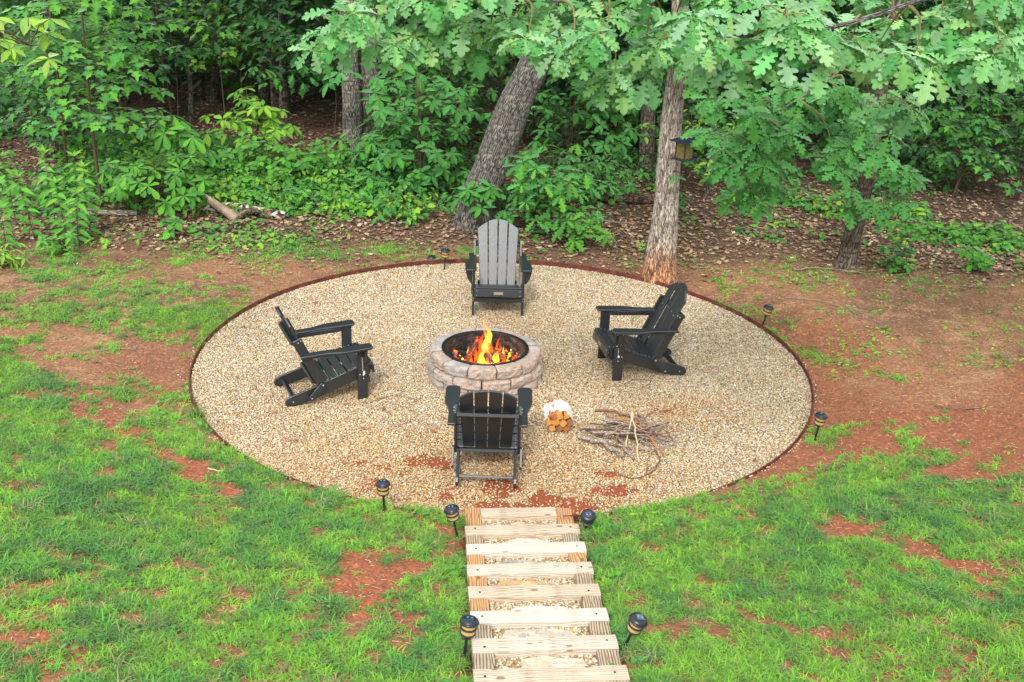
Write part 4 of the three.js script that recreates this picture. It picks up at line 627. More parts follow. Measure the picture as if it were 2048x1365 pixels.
{
  const drift = texture(128, 256, (x, y) => { const n = tileN(x / 4, y / 64, 32, 3, 3), k = 0.62 + 0.6 * n; return [160 * k, 138 * k, 118 * k]; }); drift.repeat.set(4, 2);
  const dm = std({ map: drift, roughness: 0.95 }), o = thing('driftwood', 'split weathered log with a pointed end raised above the leaf litter', 'log', [-3.85, 0.03, -4.55]);
  const P = path([V(-0.52, 0.36, -0.12), V(-0.28, 0.2, -0.05), V(0, 0.03, 0.04), V(0.08, 0.0, 0.07)], 14); obj('log_body', tube(P, P.map((_, i) => 0.012 + 0.055 * sstep(0, 6, i)), 10, 0.5, 4), dm, o);
  const Q = path([V(-0.02, 0.02, 0.03), V(0.1, 0.05, 0.03), V(0.22, 0.12, 0.0), V(0.38, 0.1, 0.02), V(0.52, 0.03, 0.03)], 14); obj('log_limb', tube(Q, Q.map((_, i) => 0.055 - 0.0027 * i), 8, 0.25, 6), std({ ...darkBark, color: C(1.15, 1.05, 0.95) }), o);
  const moss = texture(256, 256, (x, y) => { const n = tileN(x / 20, y / 20, 12.8 | 0, 4, 4), m = tileN(x / 40, y / 40, 6, 14, 4); return n > 0.56 ? [196, 186, 178] : m > 0.55 ? [116, 88, 46] : [66, 46, 40]; }); moss.repeat.set(2, 2);
  const log = (name, label, pts, r0, r1, mat, seed) => { const c = path(pts.map((p) => V(...p)), 14), g = tube(c, c.map((_, i) => lerp(r0, r1, i / 14)), 12, 0.22, seed); tag(obj(name, g, mat), label, 'log'); };
  log('fallen_log', 'rotting log with white lichen patches behind the split weathered log', [[-4.55, 0.06, -4.75], [-4.0, 0.09, -4.85], [-3.6, 0.08, -4.75], [-3.15, 0.04, -4.7]], 0.07, 0.075, std({ map: moss, roughness: 1 }), 7);
  log('fallen_log', 'small pale fallen log at the foot of the left saplings', [[-5.95, 0.04, -4.55], [-5.6, 0.05, -4.5], [-5.2, 0.03, -4.6]], 0.045, 0.035, std({ ...paleBark }), 8);
  log('fallen_log', 'mossy brown log lying on the litter behind the middle tree', [[1.1, 0.06, -6.2], [1.7, 0.09, -6.1], [2.3, 0.06, -6.15]], 0.09, 0.07, std({ ...darkBark, color: C(1, 0.85, 0.7) }), 9);
  log('fallen_log', 'log half sunk in leaves left of the twin trunks', [[-4.9, 0.08, -8.8], [-4.4, 0.1, -9.0], [-3.9, 0.07, -9.1]], 0.07, 0.05, std({ ...darkBark }), 10);
  // broken stump beside the twin trunks
  const stump = thing('tree_stump', 'broken rotten brown stump at the foot of the twin trunks', 'stump', [-2.75, ground(-2.75, -7.45), -7.45]);
  const n = 14, g = new THREE.CylinderGeometry(0.11, 0.16, 0.55, n, 6, true), p = g.attributes.position; for (let i = 0; i < p.count; i++) { const y = p.getY(i), a = Math.atan2(p.getZ(i), p.getX(i)), k = 1 + 0.35 * (noise(a * 2 + 9, y * 4, 3) - 0.5); p.setXYZ(i, p.getX(i) * k, y > 0.27 ? y - 0.22 * noise(a * 3 + 20, 1, 8) : y, p.getZ(i) * k); } g.translate(0, 0.25, 0); g.computeVertexNormals();
  const rot = barkTex([150, 96, 56], [54, 32, 20], 65); obj('stump_shell', g, std(rot), stump); const core = new THREE.ConeGeometry(0.09, 0.4, 9, 3); core.translate(0, 0.18, 0); obj('rotten_core', core, std({ color: C(0.05, 0.025, 0.012) }), stump);
}
// ---------------------------------------------------------------- bird feeder on the middle tree
{
  const f = thing('bird_feeder', 'dark blue roofed bird feeder hanging beside the middle tree trunk', 'bird feeder', [2.0, 1.645, -2.32], 42 * RAD);
  const navy = phys({ color: C(0.012, 0.016, 0.035), roughness: 0.45 }), wire = std({ color: C(0.05, 0.05, 0.05), metalness: 0.8, roughness: 0.4 });
  const a = 0.132, pts = []; for (const s of [-1, 1]) for (const q of [-1, 1]) { pts.push(V(s * a, 0.215, q * a), V(s * a, 0.222, q * a)); } pts.push(V(-0.035, 0.275, 0.02), V(0.035, 0.275, 0.02), V(-0.035, 0.275, -0.02), V(0.035, 0.275, -0.02));
  obj('roof', plainUV(new ConvexGeometry(pts)), navy, f); obj('tray', move(board(0.20, 0.016, 0.20, 0.003), 0, 0.008, 0), navy, f);
  for (const s of [-1, 1]) for (const q of [-1, 1]) obj('post', move(board(0.014, 0.2, 0.014, 0.002), s * 0.07, 0.115, q * 0.07), navy, f);
  const pane = phys({ color: C(0.75, 0.68, 0.36), transmission: 0.92, thickness: 0, roughness: 0.22 });
  for (const [x, z, ry] of [[0, 0.07, 0], [0, -0.07, 0], [0.07, 0, Math.PI / 2], [-0.07, 0, Math.PI / 2]]) obj('pane', move(board(0.124, 0.188, 0.003, 0.0008), 0, 0.114, 0, 0, ry).translate(x, 0, z), pane, f);
  const seed = new THREE.ConeGeometry(0.062, 0.07, 12, 2); seed.translate(0, 0.052, 0); obj('bird_seed', seed, std({ color: C(0.30, 0.20, 0.07), roughness: 1 }), f);
  obj('hanging_wire', tube(path([V(0, 0.275, 0), V(-0.03, 0.7, 0.01), V(-0.06, 1.5, 0.0)], 6), [0.002, 0.002, 0.002, 0.002, 0.002, 0.002, 0.002], 5), wire, f);
}
// ---------------------------------------------------------------- leaves
function leafGeo(outline, fold, bend, mid = 3, petiole = 0.12) { // length 1 along z, face up +y
  const halves = [];
  for (const s of [1, -1]) {
    const sh = new THREE.Shape(); sh.moveTo(0, 0); for (const [t, w] of outline) sh.lineTo(w, t); sh.lineTo(0, 1); for (let k = mid; k > 0; k--) sh.lineTo(0, k / (mid + 1));
    const g = new THREE.ShapeGeometry(sh), p = g.attributes.position, uv = g.attributes.uv;
    for (let i = 0; i < p.count; i++) { const w = p.getX(i), t = p.getY(i); uv.setXY(i, 0.5 + s * w, t); p.setXYZ(i, s * w, fold * w + 0.03 * Math.sin(t * 9 + w * 14) * w * 3 - bend * t * t, t + petiole); }
    if (s > 0) { const ix = g.index.array; for (let i = 0; i < ix.length; i += 3) { const q = ix[i]; ix[i] = ix[i + 1]; ix[i + 1] = q; } }
    g.computeVertexNormals(); halves.push(g.toNonIndexed());
  }
  if (petiole) { const g = new THREE.BufferGeometry(); g.setAttribute('position', new THREE.Float32BufferAttribute([-0.008, 0, 0, 0.008, 0, 0, -0.008, 0, petiole + 0.03, 0.008, 0, petiole + 0.03], 3)); g.setAttribute('uv', new THREE.Float32BufferAttribute([0.5, 0.3, 0.5, 0.3, 0.5, 0.32, 0.5, 0.32], 2)); g.setIndex([0, 2, 1, 1, 2, 3]); g.computeVertexNormals(); halves.push(g.toNonIndexed()); }
  return merge(halves);
}
const OAK = [[0.06, 0.02], [0.14, 0.07], [0.19, 0.13], [0.23, 0.13], [0.26, 0.06], [0.31, 0.065], [0.37, 0.2], [0.42, 0.235], [0.46, 0.2], [0.46, 0.085], [0.51, 0.085], [0.57, 0.24], [0.63, 0.29], [0.685, 0.25], [0.67, 0.12], [0.72, 0.115], [0.785, 0.22], [0.85, 0.235], [0.89, 0.18], [0.86, 0.1], [0.92, 0.1], [0.975, 0.07]];
const OAKLOW = [[0.12, 0.06], [0.2, 0.13], [0.28, 0.06], [0.4, 0.23], [0.48, 0.09], [0.62, 0.28], [0.69, 0.12], [0.84, 0.22], [0.9, 0.1]];
const STAR = [[0.02, 0.12], [0.06, 0.34], [0.16, 0.3], [0.3, 0.2], [0.44, 0.42], [0.56, 0.3], [0.66, 0.14], [0.84, 0.12]];
const ELLIP = [[0.12, 0.09], [0.35, 0.2], [0.58, 0.22], [0.8, 0.13]], LANCE = [[0.08, 0.06], [0.25, 0.16], [0.5, 0.14], [0.78, 0.06]], OVAL = [[0.1, 0.05], [0.4, 0.15], [0.65, 0.22], [0.85, 0.18]], ROUND = [[0.05, 0.2], [0.3, 0.4], [0.6, 0.36], [0.85, 0.18]];
const leaf = { oak: leafGeo(OAK, 0.18, 0.16, 4, 0.1), oakCurl: leafGeo(OAK.map(([t, w]) => [t * 0.98 + 0.01, w * (1.12 - 0.25 * Math.sin(t * 5))]), 0.34, 0.42, 4, 0.1), oakLow: leafGeo(OAKLOW, 0.2, 0.18, 2, 0.08), star: leafGeo(STAR, 0.16, 0.2, 2, 0.3), ellip: leafGeo(ELLIP, 0.28, 0.14, 1, 0.06), lance: leafGeo(LANCE, 0.3, 0.25, 2, 0.05), oval: leafGeo(OVAL, 0.25, 0.18, 2, 0.05), round: leafGeo(ROUND, 0.15, 0.1, 1, 0.2) };
const veins = (n, pale) => texture(128, 128, (x, y) => {
  const u = Math.abs(x / 127 - 0.5), t = 1 - y / 127, m = sstep(0.014, 0.004, u), d = (((t - u * 0.9) * n) % 1 + 1) % 1, v = sstep(0.08, 0.02, Math.min(d, 1 - d)) * 0.55, k = 205 + 50 * tileN(x / 16, y / 16, 8, 3, 3), a = Math.max(m, v);
  return [lerp(k, 255, a * 0.9), lerp(k, 250, a * 0.9), lerp(k, pale, a)];
});
const leafVeins = veins(7, 190);
const leafMat = (o = {}) => phys({ color: 0xffffff, map: leafVeins, roughness: 1, transmission: 0.38, thickness: 0, clearcoat: 0.12, clearcoatRoughness: 0.4, ...o });
const foliageMat = leafMat();
const G = { bright: C(0.12, 0.43, 0.018), mid: C(0.066, 0.31, 0.022), dark: C(0.022, 0.14, 0.018), lime: C(0.3, 0.58, 0.03), pale: C(0.2, 0.55, 0.15), oak: C(0.075, 0.36, 0.05), cool: C(0.075, 0.37, 0.06) };
const tone = (c, rand, k = 0.35) => c.clone().multiplyScalar(1 - k * 0.7 + k * 1.4 * rand());
function whorl(out, c, axis, m, len, rand, droop = 0.35, cols = null, list = null) { // leaves round a twig end
  const u = V(1, 0.1, 0.2).cross(axis).normalize(), w = V().crossVectors(axis, u), ph = rand() * 6.28;
  for (let k = 0; k < m; k++) {
    const a = ph + k / m * 6.283 + (rand() - 0.5) * 0.7, d = u.clone().multiplyScalar(Math.cos(a)).addScaledVector(w, Math.sin(a)).addScaledVector(axis, 0.35 * (rand() - 0.2)).normalize();
    d.y -= droop * (0.6 + 0.8 * rand()); d.normalize();
    const n = axis.clone().multiplyScalar(0.8).addScaledVector(UPV, 0.5).add(V((rand() - 0.5) * 0.5, 0, (rand() - 0.5) * 0.5)), l = len * (0.55 + 0.7 * rand());
    out.push(basis(c, d, n, l)); if (list) list.push(tone(cols[(rand() * cols.length) | 0], rand));
  }
}
// all leaves of one plant: the largest in the picture each a mesh of its own, the rest one instanced part
const tintCache = new Map();
function tintedLeaf(c, base, key) { const q = [c.r, c.g, c.b].map((v) => Math.round(Math.log2(v + 0.002) * 2.2) / 2.2).map((v) => Math.pow(2, v)), k = key + q.map((v) => v.toFixed(3)).join(); if (!tintCache.has(k)) { const m = base.clone(); m.color.setRGB(...q); tintCache.set(k, m); } return tintCache.get(k); }
const eyePos = camera.position.clone();
function addLeaves(parent, geo, mats, cols, singles = 0, mat = foliageMat, name = 'leaves', single = 'leaf', key = 'f') {
  parent.updateMatrixWorld(true); const order = mats.map((m, i) => { const p = V().setFromMatrixPosition(m).applyMatrix4(parent.matrixWorld); return [inFrame(p, 1.02) ? p.distanceTo(eyePos) : 1e3 + i * 1e-3, i]; }).sort((a, b) => a[0] - b[0]);
  const solo = new Set(order.slice(0, singles).filter((o) => o[0] < 900).map((o) => o[1]));
  const rm = [], rc = [];
  mats.forEach((m, i) => { if (!solo.has(i)) { rm.push(m); rc.push(cols[i]); return; } const o = new THREE.Mesh(geo, tintedLeaf(cols[i], mat, key)); o.name = single; o.applyMatrix4(m); put(o, parent); });
  if (rm.length) stuffMesh(name, geo, mat, rm, rc, parent);
}
const twigMat = std({ color: C(0.10, 0.065, 0.04), roughness: 1 }), greenTwig = std({ color: C(0.20, 0.17, 0.06), roughness: 1 });
function plant(name, label, cat, x, z, o) {
  const rand = rng(o.seed), t = thing(name, label, cat, [x, ground(x, z), z], 0, o.group), stems = [], wood = [], mats = [], cols = [];
  const N = o.stems ?? 3, h = o.h, r = o.r;
  for (let i = 0; i < N; i++) {
    const a = rand() * 6.283, s = N === 1 ? 0.05 : 0.55, H = h * (N === 1 ? 1 : 0.7 + 0.3 * rand()), e = V(Math.cos(a) * r * s * rand() + (o.lean?.[0] ?? 0), H, Math.sin(a) * r * s * rand() + (o.lean?.[1] ?? 0)), b = V((rand() - 0.5) * 0.12, 0, (rand() - 0.5) * 0.12).multiplyScalar(N === 1 ? 0.2 : 1);
    const P = path([b, b.clone().lerp(e, 0.4).add(V((rand() - 0.5) * 0.1, 0.03, (rand() - 0.5) * 0.1)), e], 10); stems.push(P); wood.push(tube(P, P.map((_, k) => (o.rad ?? 0.012) * (1 - 0.065 * k)), 6, 0.1, i));
  }
  for (let k = 0; k < o.whorls; k++) {
    const P = stems[(rand() * N) | 0], tt = lerp(o.from ?? 0.25, 1, Math.pow(rand(), o.pow ?? 0.8)), f = tt * 10, i = Math.min(9, f | 0), p = P[i].clone().lerp(P[i + 1], f - i);
    const a = rand() * 6.283, prof = o.cone ? lerp(1, 0.15, tt) : Math.sqrt(Math.max(0.05, 1 - Math.pow((tt - 0.55) / 0.62, 2))), L = r * prof * (0.25 + 0.75 * Math.sqrt(rand())), d = V(Math.cos(a), 0.12 + 0.25 * rand(), Math.sin(a)), c = p.clone().addScaledVector(d, L);
    c.y = Math.max(0.04, c.y - (o.sag ?? 0.1) * L);
    const mid = p.clone().lerp(c, 0.5).add(V(0, 0.06 * L, 0)); wood.push(tube([p, mid, c], [0.006, 0.004, 0.002].map((v) => v * (o.twig ?? 1)), 3, 0, 0, false));
    const ax = UPV.clone().addScaledVector(d, o.tilt ?? 0.5).add(V((rand() - 0.5) * 0.4, 0, (rand() - 0.5) * 0.3 + 0.42)).normalize(); whorl(mats, c, ax, o.m ?? 5, o.len, rand, o.droop ?? 0.3, o.cols, cols);
    if (o.extra ?? true) whorl(mats, mid, ax, 2, o.len * 0.9, rand, o.droop ?? 0.3, o.cols, cols);
  }
  obj('stem', wood, o.wood ?? twigMat, t); addLeaves(t, leaf[o.leaf], mats, cols, o.singles ?? 30);
  return t;
}
// ---------------------------------------------------------------- big trees
const canopySpray = (() => { const r = rng(5), g = []; for (let i = 0; i < 46; i++) { const q = leaf.oakLow.clone(), a = r() * 6.283, d = 0.5 * Math.sqrt(r()); q.applyMatrix4(basis(V(Math.cos(a) * d, (r() - 0.5) * 0.3, Math.sin(a) * d), V(Math.cos(a) + r() - 0.5, -0.3 * r(), Math.sin(a) + r() - 0.5), V((r() - 0.5) * 0.6, 1, (r() - 0.5) * 0.6), 0.16 + 0.06 * r())); g.push(q); } return merge(g); })();
function trunkGeo(P, seed, segs = 20, flare = 0.5) {
  const c = new THREE.CatmullRomCurve3(P.map((p) => V(p[0], p[1], p[2]))), n = 34, pts = [], rad = []; for (let i = 0; i <= n; i++) { const t = i / n; pts.push(c.getPoint(t)); rad.push(along(P.map((p) => p[3]), t) * (1 + (i < 3 ? flare * 0.12 * (3 - i) : 0))); }
  const g = tube(pts, rad, segs, 0.1, seed, false), p = g.attributes.position;
  for (let i = 0; i < p.count; i++) { const k = i % (segs + 1), row = (i / (segs + 1)) | 0; if (row < 5) { const c0 = pts[row], a = k / segs * 6.283, b = 1 + flare * 0.32 * Math.pow(1 - row / 5, 1.5) * (0.5 + 0.5 * Math.sin(a * 4 + seed)); p.setXYZ(i, c0.x + (p.getX(i) - c0.x) * b, p.getY(i), c0.z + (p.getZ(i) - c0.z) * b); } }
  g.computeVertexNormals(); return g;
}
function tree(name, label, P, bark, seed, o = {}) { // P: [x, y, z, radius] from the foot upward, in the world
  const [x0, , z0] = P[0], y0 = ground(x0, z0), rand = rng(seed), t = thing(name, label, 'tree', [x0, y0, z0], 0, o.group), last = P.at(-1), prev = P.at(-2), k = (o.top ?? 9) - last[1], dx = (last[0] - prev[0]) / (last[1] - prev[1]);
  const ext = [...P, [last[0] + dx * k * 0.5, last[1] + k * 0.5, last[2] - 0.2, last[3] * 0.75], [last[0] + dx * k * 0.8, last[1] + k, last[2] - 0.3, last[3] * 0.4]].map(([x, y, z, r]) => [x - x0, y - y0, z - z0, r]); ext[0][1] = -0.08;
  const g = trunkGeo(ext, seed, o.segs ?? 20, o.flare ?? 0.5);
  if (o.stain) { const p = g.attributes.position, c = new Float32Array(p.count * 3), A = C(1, 1, 1), B = C(1.0, 0.50, 0.25); for (let i = 0; i < p.count; i++) { const s = sstep(0.62, 0.12, p.getY(i) + 0.35 * (noise3(p.getX(i) * 9, p.getY(i) * 5, p.getZ(i) * 9, 3) - 0.5)), q = A.clone().lerp(B, s * 0.85); c.set([q.r, q.g, q.b], i * 3); } g.setAttribute('color', new THREE.BufferAttribute(c, 3)); }
  obj('trunk', g, std({ ...bark, vertexColors: !!o.stain, color: o.tint ?? C(1, 1, 1) }), t);
  const mats = [], cols = [], limbs = [], n = o.crown ?? 60, cr = o.cr ?? 2.6, bot = (o.bottom ?? 4.6) - y0, topY = (o.top ?? 9) + 1 - y0, cx = ext.at(-1)[0], cz = ext.at(-1)[2];
  for (let i = 0; i < n; i++) { const h = rand(), a = rand() * 6.283, d = cr * Math.sqrt(rand()) * Math.sqrt(1 - 0.7 * h * h), p = V(cx + Math.cos(a) * d + (o.shift?.[0] ?? 0), lerp(bot, topY, h), cz + Math.sin(a) * d + (o.shift?.[1] ?? 0)); mats.push(basis(p, V(Math.cos(a), -0.2, Math.sin(a)), V((rand() - 0.5) * 0.4, 1, (rand() - 0.5) * 0.4), 1 + 0.7 * rand(), 1, 1 + 0.7 * rand())); cols.push(tone(rand() < 0.5 ? G.mid : G.bright, rand)); if (i % 8 === 0) { const s = V(lerp(ext.at(-3)[0], cx, h), lerp(Math.max(bot - 0.6, 2), topY - 0.8, h * 0.8), lerp(ext.at(-3)[2], cz, h)); limbs.push(tube([s, s.clone().lerp(p, 0.5).add(V(0, 0.25, 0)), p], [0.05, 0.03, 0.012], 6, 0.1, i)); } }
  if (limbs.length) obj('limb', limbs, std({ ...bark }), t);
  if (n) stuffMesh('crown', canopySpray, foliageMat, mats, cols, t);
  return t;
}
tree('leaning_oak', 'thick grey barked oak leaning right behind the grey backed chair', [[-0.5, -0.05, -4.8, 0.31], [-0.45, 0.35, -4.8, 0.265], [-0.28, 0.85, -4.8, 0.245], [0.0, 1.69, -4.82, 0.225], [0.28, 2.31, -4.86, 0.205], [0.5, 2.96, -4.9, 0.18]], oakBark, 3, { segs: 34, flare: 0.12, top: 8.5, crown: 45, cr: 3.2, shift: [0.5, -0.5] });
const midOak = tree('oak_tree', 'pale barked tree with red clay stained foot at the edge of the gravel', [[1.89, -0.06, -2.78, 0.235], [1.89, 0.26, -2.78, 0.2], [1.9, 0.52, -2.78, 0.178], [1.9, 1.03, -2.78, 0.152], [1.885, 1.65, -2.78, 0.138], [1.88, 2.13, -2.8, 0.124], [1.91, 2.6, -2.82, 0.117], [1.88, 3.16, -2.84, 0.103]], paleBark, 7, { segs: 34, flare: 0.1, top: 8, stain: true, crown: 26, cr: 2.4, bottom: 5, shift: [0.3, -1.2] });
const lowOak = tree('small_oak', 'small dark oak with leafy low sprouts on the litter at the right', [[4.37, -0.03, -3.4, 0.15], [4.39, 0.21, -3.4, 0.129], [4.41, 0.48, -3.4, 0.116], [4.45, 0.88, -3.4, 0.105], [4.49, 1.54, -3.4, 0.087], [4.47, 2.36, -3.42, 0.067], [4.52, 3.15, -3.44, 0.054]], darkBark, 11, { segs: 26, flare: 0.3, top: 7, crown: 22, cr: 2, bottom: 4.4, shift: [0.4, -0.8] });
tree('forest_tree', 'left trunk of the straight twin trunks beside the rotten stump', [[-2.61, 0, -7.7, 0.17], [-2.62, 1.08, -7.7, 0.152], [-2.65, 1.94, -7.7, 0.133], [-2.66, 2.62, -7.7, 0.124]], oakBark, 13, { segs: 22, top: 10, crown: 50, cr: 2.8, tint: C(1.3, 1.28, 1.26) });
tree('forest_tree', 'right trunk of the straight twin trunks, partly behind hickory leaves', [[-2.38, 0, -7.95, 0.165], [-2.36, 1.04, -7.95, 0.145], [-2.37, 1.91, -7.95, 0.135], [-2.38, 2.61, -7.95, 0.125]], oakBark, 15, { segs: 22, top: 10, crown: 45, cr: 2.8, tint: C(1.2, 1.15, 1.12) });
const BG = [
  ['dark trunk deep in the woods at the upper left', -4.93, -11.8, 0.097, -4.84], ['thick dark trunk left of the twin trunks, deep in shade', -4.33, -10.8, 0.095, -4.32], ['slim pale trunk between two dark trunks at the upper left', -4.53, -11.1, 0.042, -4.49], ['thin straight trunk standing on the shaded litter at the upper left', -5.91, -10.2, 0.045, -5.85], ['dark trunk behind the maple leaves at the upper left', -5.85, -11.7, 0.077, -5.71],
  ['very thin sapling trunk left of the yellow green shrub', -4.28, -9.5, 0.027, -4.28], ['very thin sapling trunk close behind the yellow green shrub', -4.13, -9.4, 0.026, -4.06], ['grey trunk leaning slightly behind the oak leaves at the far right', 8.35, -13.0, 0.18, 8.26], ['reddish brown trunk behind the oak leaves right of the middle', 6.48, -11.4, 0.072, 6.11], ['thin dark trunk between the grey and the brown trunk at the right', 7.27, -11.5, 0.058, 7.12],
  ['dark trunk above the leaning oak in the background', -0.25, -10.6, 0.065, -0.32], ['brown trunk behind the shrubs left of the leaning oak', -1.32, -11.0, 0.056, -1.34], ['thin sapling trunk in shade right of the bird feeder', 3.0, -6.5, 0.031, 2.93], ['dark trunk half hidden behind the tree with the bird feeder', 2.16, -7.8, 0.12, 2.05], ['dark trunk among the maple leaves at the right edge', 8.6, -9.5, 0.07, 8.7], ['trunk deep in shade at the upper right corner', 10.2, -15, 0.14, 10.3], ['slim trunk in the green background left of the middle tree', 0.9, -13.5, 0.06, 0.95], ['brown trunk at the left edge above the leaf litter', -7.85, -9.0, 0.12, -7.9], ['dark trunk in the woods right of the twin trunks', -3.3, -13.2, 0.1, -3.35], ['dark trunk at the top left corner in the woods', -8.6, -14, 0.13, -8.5]];
BG.forEach(([label, x, z, r, xt], i) => { const y = ground(x, z); tree('forest_tree', label, [[x, y - 0.05, z, r * 1.1], [lerp(x, xt, 0.4) + 0.02, y + 0.9, z, r], [xt, y + 2.2, z, r * 0.9]], i % 3 ? darkBark : oakBark, 31 + i, { segs: 10, top: r < 0.05 ? 5 : 10 + (i % 3), crown: r < 0.05 ? 20 : 130, cr: r < 0.05 ? 1 : 3.0, bottom: 4 + (i % 3) * 0.5, flare: 0.3, group: null }); });
// sprouts on the small oak: leaves are parts of it
{
  const rand = rng(121), mats = [], cols = [], tw = [];
  const spots = [[3.95, 1.72, -2.9], [4.1, 1.5, -2.75], [4.3, 1.62, -2.75], [4.52, 1.5, -2.7], [4.75, 1.45, -2.75], [4.05, 1.2, -2.75], [4.35, 1.08, -2.7], [4.5, 0.92, -2.68], [4.12, 1.95, -3.0], [4.75, 1.12, -2.85], [4.9, 1.3, -3.0], [4.2, 0.98, -2.9]];
  for (const s of spots) { const c = V(s[0] - 4.37, s[1], s[2] + 3.4), b = V(0.07, Math.max(0.8, s[1] - 0.15), 0.02); tw.push(tube([b, b.clone().lerp(c, 0.55).add(V(0, 0.08, 0)), c], [0.009, 0.006, 0.003], 5, 0.1, 1)); for (let k = 0; k < 2; k++) whorl(mats, c.clone().add(V((rand() - 0.5) * 0.16, (rand() - 0.5) * 0.1, (rand() - 0.5) * 0.12)), V((rand() - 0.5) * 0.5, 0.8, 0.55).normalize(), 6, 0.2, rand, 0.45, [G.oak, G.mid, G.oak], cols); }
  obj('sprout_twig', tw, twigMat, lowOak); addLeaves(lowOak, leaf.oak, mats, cols, 140, leafMat({ clearcoat: 0.25 }), 'leaves', 'leaf', 'low');
}
{ // leafy branches of the tree at the edge of the gravel, over the upper part of its trunk
  const rand = rng(125), mats = [], cols = [], tw = [];
  for (const s of [[1.75, 3.0, -2.2], [2.15, 3.02, -2.2], [2.35, 2.82, -2.15], [1.6, 2.82, -2.2], [2.05, 2.62, -2.2], [1.85, 3.25, -2.3], [2.5, 3.1, -2.2], [1.45, 3.1, -2.3], [2.65, 2.85, -2.3], [1.9, 2.8, -2.1], [2.2, 2.35, -2.3], [2.1, 3.3, -2.2], [2.02, 1.42, -2.5]]) {
    const c = V(s[0] - 1.89, s[1] - midOak.position.y, s[2] + 2.78), b = V(0, c.y - 0.12, 0), one = s[1] < 2; tw.push(tube([b, b.clone().lerp(c, 0.55).add(V(0, 0.06, 0)), c], [0.014, 0.008, 0.004], 5, 0.1, 1));
    for (let k = 0; k < (one ? 1 : 3); k++) whorl(mats, c.clone().add(V((rand() - 0.5) * 0.3, (rand() - 0.5) * 0.16, (rand() - 0.5) * 0.2)), V((rand() - 0.5) * 0.5, 0.8, 0.6).normalize(), one ? 5 : 7, one ? 0.13 : 0.18, rand, 0.45, [G.oak, G.mid, G.oak], cols);
  }
  obj('branch', tw, twigMat, midOak); addLeaves(midOak, leaf.oak, mats, cols, 150, leafMat({ clearcoat: 0.2 }), 'leaves', 'leaf', 'low');
}
